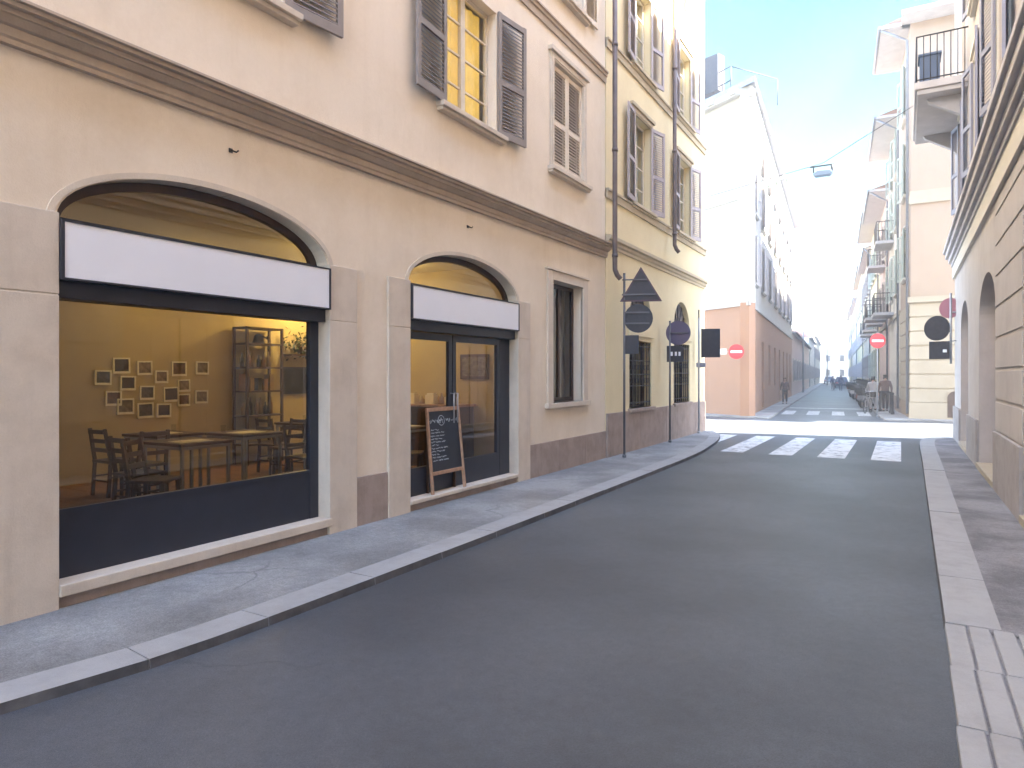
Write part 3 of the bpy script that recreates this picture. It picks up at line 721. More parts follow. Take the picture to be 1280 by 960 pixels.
for a0,a1 in ((-14,1.4),(4.1,6.9),(9.6,12.25),(15.0,17.25),(19.6,YE)):
    b = MB(FR); b.box(a0,a1,0,.045,-.12,.78); child(b.build('stone_plinth', M['greybase'], bevel=.006), rb)
b = MB(FR); b.box(-14,YE+.03,0,.06,4.18,4.5); child(b.build('string_course', M['pale']), rb)
b = MB(FR); b.prism([(0.0,4.5),(.07,4.5),(.12,4.62),(.2,4.68),(.26,4.86),(.26,4.95),(0,5.0)][::1], -14, YE+.1, 'x') if False else None
b = MB(FR)
for (n1,z0,z1) in ((.09,4.502,4.6),(.15,4.6,4.72),(.22,4.72,4.86),(.27,4.86,4.95)): b.box(-14,YE+.05,0,n1,z0,z1)
child(b.build('cornice', M['soffit'], bevel=.01), rb)
for (y0,y1,zs,rs) in ((12.35,14.9,2.62,.66),(17.35,19.5,2.62,.66),(7.0,9.5,2.8,.75),(1.5,4.0,2.8,.75)):
    b = MB(FR); n=24; c=(y0+y1)/2; a=(y1-y0)/2
    b.prism([(y0,zs-.1),(y1,zs-.1)]+[(c+a*math.cos(math.pi*i/n),zs+rs*math.sin(math.pi*i/n)) for i in range(n+1)],-.3,-.33,'y')
    lu = child(b.build('lunette', M['shutter_blue']), rb)
    b = MB(FR); b.box(y0,y1,-.3,-.26,0,zs-.1)
    for k in range(4):
        ya = y0+.08+(y1-y0-.16)*k/4; yb_ = ya+(y1-y0-.16)/4-.06
        for za,zz in ((.15,1.0),(1.1,zs-.25)): b.box(ya,yb_,-.26,-.245,za,zz)
    b.mi = 1; b.box(c-.02,c+.02,-.255,-.24,0,zs-.1)
    child(b.build('door', [M['rose'],M['navy']]), rb)
    b = MB(FR); b.box(y0-.05,y1+.05,-.3,.05,-.1,.02); child(b.build('doorstep', M['cream'], bevel=.01), rb)
b = MB(FR); b.box(12.35,12.47,-.25,-.06,0,2.45); child(b.build('door_gap_strip', M['navy']), rb)  # dark strip standing in for the shaded gap beside the door
register('rwin', make_window('window', 1.1, 2.0, 'sash', 'shutter_blue', (170,168), 'pale', 'curtain_glow'))
register('rwin2', make_window('window', 1.1, 1.9, 'sash', 'shutter_blue', (170,168), 'pale', 'curtain_glow'))
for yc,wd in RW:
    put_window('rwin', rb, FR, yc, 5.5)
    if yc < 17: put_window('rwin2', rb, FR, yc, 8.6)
    b = MB(FR); b.box(yc-wd/2,yc+wd/2,-.2,-.15,12.0,13.8); child(b.build('window', M['curtain_d']), rb)
b = MB(FR); b.box(18.05,18.5+.65,-.2,-.15,8.05,10.5); child(b.build('balcony_door', M['sash']), rb)
# balcony
b = MB(FR); b.box(17.3,21.1,0,.98,7.84,8.0); b.box(17.35,21.05,0,.93,7.74,7.84)
bal = child(b.build('balcony', M['soffit'], bevel=.012), rb)
b = MB(FR)
for s_ in [17.34+.125*i for i in range(31)]: b.tube([(s_,.94,8.0),(s_,.94,9.0)],.009,6)
for n_ in [.06+.125*i for i in range(8)]:
    for s_ in (17.34,21.06): b.tube([(s_,n_,8.0),(s_,n_,9.0)],.009,6)
for z_ in (8.06,9.0):
    b.tube([(17.34,0,z_),(17.34,.94,z_),(21.06,.94,z_),(21.06,0,z_)],.016,6)
child(b.build('railing', M['iron']), bal)
for s_ in (17.8,20.5): b = MB(FR); b.prism([(0,7.74),(.75,7.74),(.7,7.66),(.12,7.3),(0,7.1)], s_-.08, s_+.08, 'x'); child(b.build('bracket', M['soffit']), bal)
b = MB(FR); b.box(17.5,18.0,.5,.88,8.02,8.62); b.box(17.47,18.03,.47,.91,8.62,8.67)
tag(b.build('balcony_cabinet', mat('slate_cabinet',(.09,.12,.18),.5)), 'dark blue cabinet standing behind the balcony railing on the right-hand house', 'cabinet')

# ------------------------------------------------------------------ generic far houses
def house(label, c, n, L, H, depth, wallm, floors, nb, wkey, eave=.6, sdir=1, base=None, plinth=.0, band=None, courses=False, end=None, roofm='roof', first=0.9):
    """terraced house: facade from c for L metres along sdir*s; floors = (z, h)"""
    F = frame((c.x, c.y), n); s0, s1 = (0, L) if sdir > 0 else (-L, 0)
    t = thing('terraced_house', label, 'building', (c.x, c.y, 0))
    holes = []; wk = PROTO[wkey][0]; ww = WSIZE[wkey][0]; hh = WSIZE[wkey][1]; spots = []
    for fi, z0 in enumerate(floors):
        for i in range(nb):
            s = s0+(L)*(i+.5)/nb; holes.append(rect(s-ww/2, s+ww/2, z0, z0+hh)); spots.append((s, z0))
    b = MB(F); b.holed(rect(s0, s1, -.25, H), holes, 0, -.3, 'y'); child(b.build('wall', M[wallm]), t)
    b = MB(F); e0 = s0; e1 = s1
    b.box(s0, s0+.25, -depth, -.3, -.25, H); b.box(s1-.25, s1, -depth, -.3, -.25, H); b.box(s0+.25, s1-.25, -depth, -depth+.25, -.25, H)
    child(b.build('side_wall', M[wallm]), t)
    b = MB(F); b.box(s0-.0, s1+.0, -depth, eave, H, H+.12); child(b.build('eave', M['soffit']), t); b = MB(F)
    b.prism([(-depth, H+.123), (eave-.05, H+.123), (-depth/2, H+.12+depth*.18)], s0, s1, 'x'); r_ = child(b.build('roof', M[roofm]), t)
    b = MB(F); b.tube([(s0,eave+.05,H+.08),(s1,eave+.05,H+.08)],.07,8); child(b.build('gutter', M['gutter']), r_)
    b = MB(F); b.tube([(s0+.15,eave,H+.02),(s0+.15,eave*.5,H-.3),(s0+.15,.1,H-.55),(s0+.15,.1,.1)],.05,8); child(b.build('downpipe', M['gutter']), t)
    for s, z0 in spots: put_window(wkey, t, F, s, z0)
    if band:
        b = MB(F)
        for z0 in band: b.box(s0, s1, 0, .08, z0, z0+.2)
        child(b.build('string_course', M[base or wallm]), t)
    if plinth:
        b = MB(F); b.box(s0, s1, 0, .05, -.1, plinth); child(b.build('plinth', M['base']), t)
    return t, F
WSIZE = {}
def far_window(key, wd, h, shut, surround, curtain, ang=(165,165)):
    o = make_window('window', wd, h, 'sash', shut, ang, surround, curtain, bars=False); register(key, o); WSIZE[key] = (wd, h)
# simple coarse shutters for far things
_leaf = shutter_leaf
def shutter_leaf(wd, h, slat=1, n=10): return _leaf(wd, h, slat, n)
far_window('fw_white', 1.1, 1.9, 'shutter_light', 'white', 'curtain_d')
far_window('fw_green', 1.1, 1.9, 'shutter_green', 'pale', 'curtain_w')
far_window('fw_grey', 1.1, 1.9, 'shutter', 'pale', 'curtain_d')
far_window('fw_small', 1.0, 1.6, 'shutter_light', 'pale', 'curtain_d')

# ---- white corner house (left, beyond the crossing): terracotta ground floor
HW = 13.4
wb = thing('corner_house', 'tall white corner house with terracotta ground floor across the junction on the left', 'building', (P.x, P.y, 0))
nS = (DV.y, -DV.x); FS = frame((P.x, P.y), nS); nC = (-.539, -.842); FC = frame((P.x, P.y), nC)
LS = 30; zb = 4.58
def two_tone(F, s0, s1, ups, downs, tag_=''):
    b = MB(F); b.holed(rect(s0,s1,zb,HW), ups, 0, -.35, 'y'); child(b.build('upper_wall', M['white']), wb)
    b = MB(F); b.holed(rect(s0,s1,-.25,zb), downs, .0, -.35, 'y'); child(b.build('lower_wall', M['orange']), wb)
ups = []; spotsS = []
for z0 in (5.6,8.6,11.0):
    for i in range(8):
        s = -2.2-3.6*i; ups.append(rect(s-.55,s+.55,z0,z0+1.9)); spotsS.append((s,z0))
downs = [rect(-2.2-3.6*i-.6,-2.2-3.6*i+.6,.02 if i%3==1 else 1.0,3.2) for i in range(8)]
two_tone(FS, -LS, 0, ups, downs)
two_tone(FC, 0, 12, [], [])
for s,z0 in spotsS: put_window('fw_white', wb, FS, s, z0)
for i in range(8):
    s = -2.2-3.6*i; b = MB(FS); b.box(s-.6,s+.6,-.22,-.18,.02 if i%3==1 else 1.0,3.2); child(b.build('window' if i%3!=1 else 'door', M['darkwood']), wb)
b = MB(FS); b.box(-LS,.06,0,.07,zb-.12,zb+.06); b.box(-LS,.08,0,.16,HW-.4,HW); child(b.build('string_course', M['white']), wb)
b = MB(FC); b.box(.0,12,0,.07,zb-.12,zb+.06); b.box(.0,12,0,.05,8.9,9.02); child(b.build('string_course', M['white']), wb)
b = MB(); pr = [P+Vector((nS[0],nS[1],0))*.6+Vector((nC[0],nC[1],0))*.55, P+Vector((nS[0],nS[1],0))*.6+DV*LS, P-Vector((nS[0],nS[1],0))*12+DV*LS, P+Vector((-.842,.539,0))*12.3+Vector((nC[0],nC[1],0))*.55]
b.prism([(p.x,p.y) for p in pr], HW, HW+.22, 'z'); rf = child(b.build('roof', M['gutter']), wb)
b = MB(FC); b.box(.3,11.6,-.2,.3,HW-.25,HW-.02)
for i in range(9): b.box(.4+i*1.25,.75+i*1.25,.0,.42,HW-.2,HW-.01)
child(b.build('cornice', M['white']), wb)
b = MB(FC)
for i in range(8): b.tube([(1.2+i*.5,-.2,HW+.2),(1.2+i*.5,-.2,HW+1.35)],.025,6)
for z_ in (.75,1.35): b.tube([(1.2,-.2,HW+z_),(4.7,-.2,HW+z_)],.025,6)
b.tube([(1.2,-.2,HW+1.35),(1.2,-3,HW+1.35)],.025,6); b.tube([(1.2,-3,HW+.2),(1.2,-3,HW+1.35)],.025,6)
child(b.build('roof_railing', M['iron']), wb)
b = MB(FC); b.tube([(2.8,-.5,HW+.2),(2.8,-.5,HW+2.5)],.04,6); b.tube([(2.3,-.5,HW+2.3),(3.3,-.5,HW+2.3)],.03,6); b.rbox((2.4,-.3,HW+1.4),(.9,.5,1.6),(0,0,.2))
child(b.build('antenna', M['iron']), wb)

# low rose-grey building further along on the left, then more houses
c = P+DV*30
wall_low, Fw = house('long low rose-grey house on the left of the far street', c, nS, 38, 5.0, 8, 'rose', [1.2], 9, 'fw_small', .25, -1)
c = P+DV*68
house('pale house at the end of the low rose-grey one', c, nS, 24, 6.5, 8, 'pale', [1.2], 5, 'fw_small', .3, -1)
c = P+DV*92; house('pale two-storey house far down the street on the left', c, nS, 40, 8, 8, 'pale', [1.2,4.6], 8, 'fw_small', .3, -1)
# right side of the far street
nRt = (-DV.y, DV.x)
Fq = frame((Q.x, Q.y), (0, -1))
ta, Fa = house('tan corner house with cream banded stone ground floor across the junction on the right', Q, nRt, 4.5, 15.2, 9, 'tan', [5.6,9.0,12.2], 1, 'fw_green', 1.0, 1)
b = MB(Fq); b.holed(rect(-11,-.0,4.4,15.2), [rect(-5.2,-4.1,z,z+1.9) for z in (5.6,9,12.2)]+[rect(-8.6,-7.5,z,z+1.9) for z in (5.6,9,12.2)], .0, -.29, 'y'); child(b.build('front_wall', M['tan']), ta)
for z in (5.6,9,12.2):
    for s in (-4.65,-8.05): put_window('fw_green', ta, Fq, s, z)
b = MB(Fq); z = .55; 
b.box(-11,0,-.25,0.0,-.2,4.4)
while z < 4.35:
    b.box(-11,.03,0,.045,z+.012,min(z+.52,4.4)-.018); z += .55
child(b.build('banded_stone', M['cream'], bevel=.01), ta)
b = MB(Fq); b.box(-11,.06,0,.08,-.2,.55); child(b.build('plinth', M['cream']), ta)
b = MB(Fq); b.box(-11,.1,0,.12,4.4,4.62); b.box(-11,.06,0,.07,8.2,8.5); b.box(-11,.04,0,.04,8.5,8.7); child(b.build('string_course', M['cream']), ta)
b = MB(Fq); b.box(-11,.3,-.3,1.0,15.2,15.35); child(b.build('eave', M['soffit']), ta)
b = MB(Fa); z=.55
while z < 4.35: b.box(0,4.5,0,.04,z+.012,min(z+.52,4.4)-.018); z += .55
child(b.build('banded_stone', M['cream']), ta)
b = MB(Fq); n=14; b.prism([(-1.75,.0),(-1.2,.0)]+[(-1.475+.275*math.cos(math.pi*i/n),.75+.25*math.sin(math.pi*i/n)) for i in range(n+1)],.05,.09,'y'); child(b.build('niche_door', M['darkwood']), ta)
def bay(t_, F, s, z, wdt=2.0, d=.9, m='soffit'):
    b = MB(F); b.box(s-wdt/2,s+wdt/2,0,d,z,z+.14); o = child(b.build('balcony', M[m]), t_)
    b = MB(F)
    k = int(wdt/.14)
    for i in range(k+1): b.tube([(s-wdt/2+wdt*i/k,d-.04,z+.14),(s-wdt/2+wdt*i/k,d-.04,z+1.1)],.012,5)
    for i in range(6):
        for e in (-1,1): b.tube([(s+e*wdt/2,d*i/6,z+.14),(s+e*wdt/2,d*i/6,z+1.1)],.012,5)
    b.tube([(s-wdt/2,0,z+1.1),(s-wdt/2,d-.04,z+1.1),(s+wdt/2,d-.04,z+1.1),(s+wdt/2,0,z+1.1)],.022,5)
    child(b.build('railing', M['iron']), o)
specs = [(4.5,7.0,13.2,'pale','fw_green','pale house with green shutters next to the tan corner house',[5.4,8.5,11.0],2),
         (11.5,9.0,11.6,'rose','fw_grey','rose-grey house with balconies third from the corner on the right',[5.0,8.2],3),
         (20.5,12.0,12.4,'lemon','fw_green','lemon house behind the row of scooters',[1.4,5.0,8.6],4),
         (32.5,16.0,12.0,'cream','fw_grey','cream house beyond the lemon one',[1.4,5.0,8.6],5),
         (48.5,24.0,13.0,'lemon','fw_small','long yellow house halfway down the far street',[1.4,5.0,8.6],6),
         (72.5,30.0,12.0,'pale','fw_small','pale house far down the street on the right',[1.4,5.0,8.6],7),
         (102.5,34.0,13.5,'lemon','fw_small','last yellow house before the street closes',[1.4,5.0,8.6],7)]
for t0,L,H,wm,wk,lb,fl,nb in specs:
    tt, Ft = house(lb, Q+DV*t0, nRt, L, H, 9, wm, fl, nb, wk, .95 if t0 < 22 else .5, 1, band=[4.3] if t0 < 30 else None, plinth=.6, base='cream')
    if t0 == 4.5: bay(tt, Ft, 5.0, 4.6, 2.6, .9); bay(tt, Ft, 5.0, 8.2, 2.4, .8)
    if t0 == 11.5: bay(tt, Ft, 2.5, 4.7, 2.6, 1.1); bay(tt, Ft, 6.5, 4.7, 2.4, .9); bay(tt, Ft, 4.5, 7.9, 2.4, .9)
    if t0 == 20.5: bay(tt, Ft, 3, 4.6, 2.4, .9); bay(tt, Ft, 9, 4.6, 2.4, .9)
# the house that closes the view
ce = P+DV*150
te, _ = house('hazy gabled house closing the far end of the street', Vector((ce.x-3, ce.y, 0)), (-DV.x,-DV.y), 9, 9, 10, 'pale', [1.4,4.8], 3, 'fw_small', .4, -1)
te.location.x = te.location.x
# buildings closing the cross street's sides (right and left, reached by its light)
# ------------------------------------------------------------------ signs and posts
def disc(b, c, r, n, th, nn=28):
    """disc centred c facing direction n (unit, horizontal)"""
    n = Vector(n).normalized(); a = Vector((-n.y, n.x, 0)); u = Vector((0,0,1)); c = Vector(c)
    f = [c+a*r*math.cos(2*math.pi*i/nn)+u*r*math.sin(2*math.pi*i/nn) for i in range(nn)]
    A = [b.v(p-n*th/2) for p in f]; B = [b.v(p+n*th/2) for p in f]
    for q in (A[::-1], B): ff = b.bm.faces.new(q); ff.material_index = b.mi
    for i in range(nn): ff = b.bm.faces.new([A[i],A[(i+1)%nn],B[(i+1)%nn],B[i]]); ff.material_index = b.mi
def pole(t, h, r=.03, m='brace'):
    r *= .78; b = MB(); b.tube([(0,0,-.02),(0,0,h)], r, 10); b.tube([(0,0,h),(0,0,h+.02)],r*1.15,10); b.tube([(0,0,-.01),(0,0,.06)],r*1.7,10)
    return b.build('pole', M[m], t)
def px(u_): return u_
yaw = R(30)
toCam = Vector((.36,-.93,0)).normalized()     # signs stand across the street, their backs to the camera
aa = Vector((-toCam.y, toCam.x, 0))           # right as seen from the camera
# 1: warning triangle seen from behind
t = thing('traffic_sign', 'tall post with dark triangular sign back above a round one, beside the first barred window', 'traffic sign', (-4.93,13.1,SW))
pole(t, 3.72, .03)
cc = aa*.33
b = MB(); w_=.42; pts=[cc+aa*(-w_),cc+aa*w_]; z0=3.16; z1=3.86
V=[cc-aa*w_+Vector((0,0,z0)),cc+aa*w_+Vector((0,0,z0)),cc+Vector((0,0,z1))]
fr_=[b.v(p+toCam*.02) for p in V]; bk=[b.v(p-toCam*.02) for p in V]
b.bm.faces.new(fr_); b.bm.faces.new(bk[::-1])
for i in range(3): b.bm.faces.new([fr_[i],fr_[(i+1)%3],bk[(i+1)%3],bk[i]])
b.bm.normal_update(); pl_=b.build('sign_plate', M['signback'], t, bevel=.012)
b = MB(); e=.055
for i in range(3):
    p0=V[i]+toCam*.028; p1=V[(i+1)%3]+toCam*.028; cen=(V[0]+V[1]+V[2])/3+toCam*.028
    q0=p0.lerp(cen,.14); q1=p1.lerp(cen,.14); b.bm.faces.new([b.v(p0),b.v(p1),b.v(q1),b.v(q0)])
b.build('rim', mat('brown_rim',(.09,.05,.06),.6), pl_)
b = MB(); b.bar(tuple(-aa*.05+Vector((0,0,z0+.14))+toCam*.035), tuple(aa*.62+Vector((0,0,z0+.14))+toCam*.035), .03); b.bar(tuple(aa*-.04+Vector((0,0,z1-.26))+toCam*.035), tuple(aa*.45+Vector((0,0,z1-.26))+toCam*.035), .025); b.build('cross_brace', M['brace'], t)
b = MB(); disc(b, cc*.85+Vector((0,0,2.82)), .29, toCam, .03); b.build('sign_disc', M['signback'], t)
b = MB(); b.bar(tuple(Vector((0,0,2.72))+toCam*.02), tuple(aa*.5+Vector((0,0,2.72))+toCam*.02),.03); b.bar(tuple(Vector((0,0,2.94))+toCam*.02), tuple(aa*.5+Vector((0,0,2.94))+toCam*.02),.03); b.build('cross_brace', M['brace'], t)
b = MB(); b.bm.transform(Matrix()); 
def plate(name, t, c0, wd, z0, z1, m, th=.02, n=None):
    n = n or toCam; a = Vector((-n.y,n.x,0)); b = MB(); c0 = Vector(c0)
    V=[c0-a*wd/2+Vector((0,0,z0)),c0+a*wd/2+Vector((0,0,z0)),c0+a*wd/2+Vector((0,0,z1)),c0-a*wd/2+Vector((0,0,z1))]
    f_=[b.v(p+n*th/2) for p in V]; k_=[b.v(p-n*th/2) for p in V]; b.bm.faces.new(f_); b.bm.faces.new(k_[::-1])
    for i in range(4): b.bm.faces.new([f_[i],f_[(i+1)%4],k_[(i+1)%4],k_[i]])
    return b.build(name, m, t, bevel=.006)
plate('sign_plate', t, aa*.15, .28, 2.1, 2.48, M['signback'])
# 2: round sign and box plate
t = thing('traffic_sign', 'post with a dark round sign back over a small plate, between the two barred windows', 'traffic sign', (-5.05,16.6,SW))
pole(t, 3.0, .03)
b = MB(); disc(b, aa*.2+Vector((0,0,2.72)), .3, toCam, .03); dk=b.build('sign_disc', mat('purple_sign_back',(.1,.08,.13),.5), t)
b = MB(); b.bar(tuple(Vector((0,0,2.72))+toCam*.03), tuple(aa*.42+Vector((0,0,2.72))+toCam*.03),.03); b.build('cross_brace', M['brace'], t)
plate('sign_plate', t, aa*.12, .4, 2.0, 2.4, M['signback'])
b = MB()
for k_ in (-.06,.04,.13): b.rbox(tuple(aa*(.1+k_)+toCam*.02+Vector((0,0,2.2))),(.05,.01,.1),(0,0,math.atan2(toCam.y,toCam.x)+math.pi/2))
b.build('symbol', M['signpaint'], t)
# 3: pale post with grey rectangular panel
t = thing('traffic_sign', 'pale post with a grey rectangular sign back at the corner of the yellow house', 'traffic sign', (-5.12,19.6,SW))
pole(t, 3.3, .035, 'lightmetal')
plate('sign_plate', t, aa*.33, .52, 2.18, 3.0, M['signback'], .05)
plate('small_plate', t, aa*.06, .26, 1.9, 2.03, M['shutter_blue'])
b = MB(); b.tube([(0,0,3.3),(0,0,3.55)],.02,6); b.build('finial', M['iron'], t)
# 4: no entry signs
def no_entry(name, label, loc, h, n, side=0, withpole=True, r=.3, plate_=False):
    n = Vector(n).normalized(); a = Vector((-n.y,n.x,0)); t = thing(name, label, 'no entry sign', loc, 0, 'no entry signs at the junction')
    if withpole: pole(t, h+.35, .03, 'lightmetal')
    b = MB(); disc(b, a*side+n*.04+Vector((0,0,h)), r, n, .02); b.build('sign_disc', M['red'], t)
    b = MB(); 
    c_=a*side+n*.053+Vector((0,0,h)); V=[c_+a*x*r*.74+Vector((0,0,z*r*.16)) for x,z in ((-1,-1),(1,-1),(1,1),(-1,1))]
    f_=[b.v(p) for p in V]; k_=[b.v(p-n*.006) for p in V]; b.bm.faces.new(f_); b.bm.faces.new(k_[::-1])
    for i in range(4): b.bm.faces.new([f_[i],f_[(i+1)%4],k_[(i+1)%4],k_[i]])
    b.build('white_bar', M['signpaint'], t); 
    if plate_:
        plate('arrow_plate', t, a*(side-.62)+n*.04, .5, h-.1, h+.12, M['signpaint'], .02, n)
        b = MB(); b.bar(tuple(a*-1.0+Vector((0,0,h))),tuple(a*(side+.1)+Vector((0,0,h))),.03); b.build('bracket', M['steel'], t)
    return t
no_entry('traffic_sign', 'round red no entry sign on a post in front of the tan house', (-.95,31.0,SW), 3.05, (.4,-.92,0))
no_entry('traffic_sign', 'red no entry sign with white plate beside it, before the terracotta wall', (-6.0,28.35,SW), 2.62, (.3,-.95,0), .1, False, .3, True)
# 5: signs on the right-hand house
t = thing('traffic_sign', 'dark round sign back above a square plate, bracketed to the corner of the right-hand house', 'traffic sign', (RX,21.2,0))
n5 = Vector((-.5,-.866,0)); a5 = Vector((-n5.y,n5.x,0))
b = MB(); 
b.tube([(.02,0,2.5),(-.12,0,2.5)],.02,6); b.tube([(.02,0,3.25),(-.12,0,3.25)],.02,6); b.tube([(-.12,0,1.9),(-.12,0,3.75)],.028,8); b.build('pole', M['steel'], t)
b = MB(); disc(b, a5*-.42+Vector((-.06,-.05,2.85)), .33, n5, .03); b.build('sign_disc', M['signback'], t)
plate('sign_plate', t, a5*-.36+Vector((-.06,-.05,0)), .52, 2.03, 2.5, M['signback'], .02, n5)
b = MB(); disc(b, a5*-.15+Vector((-.0,.15,3.38)), .27, n5, .02); o=b.build('sign_disc', mat('faded_red_sign',(.33,.14,.17),.6), t)
plate('symbol', t, a5*-.22+Vector((-.06,-.07,0)), .1, 2.2, 2.28, M['signpaint'], .02, n5)

# suspended street lamp over the junction
zl = 8.45
t = thing('street_lamp', 'blue-grey street lamp hanging from a cable over the junction', 'street lamp', (-2.4,25.2,zl))
b = MB(); b.prism([(-.38,-.04),(-.3,-.14),(.3,-.14),(.4,-.02),(.3,.08),(-.2,.1)],-.17,.17,'y'); b.build('lamp_housing', mat('lamp_blue_grey',(.16,.22,.3),.5), t, bevel=.03)
b = MB(); b.tube([(.36,0,0),(.36,0,.32)],.05,8); b.tube([(-.36,0,.05),(-.36,0,.28)],.03,8); b.box(-.5,.42,-.03,.03,.28,.33); b.build('hanger', M['iron'], t); t.scale = (.8,.8,.8)
t = thing('cable', 'thin steel cable with junction boxes strung across the crossing above the lamp', 'cable', (-2.4,25.2,zl+.33))
e0 = Vector((-7.3,29.6,9.3)); e1 = Vector((1.2,21.6,9.5)); o0 = Vector((-2.4,25.2,zl+.33))
b = MB(); pts=[]
mid = o0
for i in range(13):
    s_ = i/12; p = e0.lerp(mid, s_*2) if s_ < .5 else mid.lerp(e1, (s_-.5)*2); pts.append(tuple(p-o0))
b.tube(pts,.012,5); b.build('wire', M['iron'], t)
for f_ in (.55,.62,.7):
    p = e0.lerp(mid, f_)-o0; b = MB(); b.rbox(tuple(p+Vector((0,0,-.1))),(.22,.1,.1),(0,random.uniform(-.6,.6),.4)); b.rbox(tuple(p+Vector((.15,0,-.22))),(.08,.06,.14),(.3,.2,0)); b.build('junction_box', M['shutter_green'], t)

# street lamps down the far street
def arm_lamp(label, loc, h, ang):
    t = thing('street_lamp', label, 'street lamp', loc, ang, 'lamp posts along the far street')
    b = MB(); b.tube([(0,0,0),(0,0,h*.6),(0,0,h)],[.09,.07,.05],8); b.tube([(0,0,h),(.6,0,h+.15),(1.5,0,h+.2)],.035,6); b.build('pole', M['steel'], t)
    b = MB(); b.prism([(1.4,h+.14),(2.1,h+.18),(2.1,h+.26),(1.5,h+.27)],-.1,.1,'y'); b.build('lamp_head', M['steel'], t)
x_,y_ = far(P,42,.35); arm_lamp('tall lamp post on the left pavement of the far street', (x_,y_,SW), 8.6, R(-5))
x_,y_ = far(P,95,1.9); arm_lamp('distant lamp post near the end of the street', (x_,y_,SW), 9.3, R(-5))

# bollards
for i,(d_,lat,lb) in enumerate(((2.9,-.42,'iron bollard nearest the tan corner house'),(4.0,-.42,'second iron bollard from the tan corner'),(5.4,-.75,'iron bollard beside the walking couple'))):
    x_,y_ = far(Q,d_,lat); t = thing('bollard', lb, 'bollard', (x_,y_,SW), 0, 'iron bollards at the far right corner')
    b = MB(); b.tube([(0,0,-.02),(0,0,.1),(0,0,.12),(0,0,.8),(0,0,.83)],[.075,.075,.05,.045,.055],12); b.build('post', M['iron'], t)
    b = MB(); b.tube([(0,0,.83),(0,0,.87),(0,0,.92),(0,0,.94)],[.05,.065,.05,.01],12); b.build('cap', M['iron'], t)

# ------------------------------------------------------------------ chalk board on the doorstep
t = thing('menu_board', 'wooden framed blackboard menu standing on the step of the arched cafe door', 'sandwich board', (WX,7.41,.065), 0)
def lean(z, back=False): return (.01 - .11*z/1.1) if not back else (-.115 + .01*z/1.1)
b = MB(); hw=.365
for s in (-1,1):
    b.bar((lean(0), s*hw, 0), (lean(1.1), s*(hw-.015), 1.1), .028, .042)
b.bar((lean(1.08), -hw, 1.085), (lean(1.08), hw, 1.085), .028, .05); b.bar((lean(.26), -hw, .26), (lean(.26), hw, .26), .028, .045)
b.build('frame', M['lightwood'], t, bevel=.003)
b = MB()
for s in (-1,1): b.bar((-.118, s*(hw-.06), 0), (-.108, s*(hw-.06), 1.06), .02, .035)
b.bar((-.116,-hw+.06,.3),(-.116,hw-.06,.3),.02,.035); b.build('rear_frame', M['darkwood'], t)
b = MB(); b.face([(lean(.27)-.004,-hw+.02,.27),(lean(.27)-.004,hw-.02,.27),(lean(1.07)-.004,hw-.02,1.07),(lean(1.07)-.004,-hw+.02,1.07)]); 
b.face([(lean(.27)-.012,-hw+.02,.27),(lean(1.07)-.012,-hw+.02,1.07),(lean(1.07)-.012,hw-.02,1.07),(lean(.27)-.012,hw-.02,.27)])
bd = b.build('blackboard', M['chalkboard'], t)
b = MB(); rnd = random.Random(3)
def stroke(pts, r=.0035):   # pts in (y,z) on the board
    b.tube([(lean(z)-.002, y, z) for y,z in pts], r, 4)
def scribble(y0, y1, z, hgt):
    y = y0
    while y < y1:
        wl = rnd.uniform(.05,.11); n=int(wl/.009); pts=[(y+wl*i/n, z+rnd.uniform(-.5,.5)*hgt) for i in range(n+1)]; stroke(pts, .003); y += wl+.022
scribble(-.33,-.15,.93,.055); scribble(.05,.31,.93,.055)
stroke([(-.05+.07*math.cos(i*math.pi/8),.935+.065*math.sin(i*math.pi/8)) for i in range(17)],.003); stroke([(-.08,.9),(-.05,.97),(-.02,.9)],.003); stroke([(-.09,.94),(-.01,.94)],.003)
for i in range(11):
    z = .82-.04*i; a_ = -.32+rnd.uniform(0,.03); scribble(a_, a_+rnd.choice([.14,.2,.28,.3]), z, .02)
b.build('chalk_writing', M['chalk'], bd)

# ------------------------------------------------------------------ inside the cafe
FZ = .032
def make_table():
    t = thing('cafe_table', 'x', 'table')
    b = MB(); b.box(-.4,.4,-.35,.35,.73,.765); b.build('table_top', M['darkwood'], t, bevel=.004)
    b = MB(); b.box(-.38,.38,-.33,-.3,.69,.73); b.box(-.38,.38,.3,.33,.69,.73); b.box(-.38,-.35,-.3,.3,.69,.73); b.box(.35,.38,-.3,.3,.69,.73); b.build('apron', M['lightmetal'], t)
    for sx in (-1,1):
        for sy in (-1,1):
            b = MB(); b.box(sx*.38,sx*.345,sy*.33,sy*.295,0,.69); b.build('leg', M['lightmetal'], t)
    return t
def make_chair():
    t = thing('cafe_chair', 'x', 'chair')
    b = MB(); b.box(-.2,.2,-.2,.2,.43,.465); b.build('seat', M['darkwood'], t, bevel=.01)
    for sx in (-1,1):
        b = MB(); b.bar((sx*.18,.18,0),(sx*.17,.17,.43),.035); b.build('leg', M['darkwood'], t)
        b = MB(); b.bar((sx*.18,-.2,0),(sx*.18,-.17,.45),.035); b.bar((sx*.18,-.17,.45),(sx*.17,-.24,.88),.035); b.build('leg', M['darkwood'], t)
    b = MB()
    for z in (.6,.72,.84): b.bar((-.165,-.195-.06*(z-.6)/.24,z),(.165,-.195-.06*(z-.6)/.24,z),.02,.05)
    b.build('backrest', M['darkwood'], t)
    b = MB(); b.bar((-.18,.18,.2),(.18,.18,.2),.02); b.bar((-.18,-.19,.2),(.18,-.19,.2),.02); b.bar((-.18,.18,.25),(-.18,-.19,.25),.02); b.bar((.18,.18,.25),(.18,-.19,.25),.02); b.build('stretcher', M['darkwood'], t)
    return t
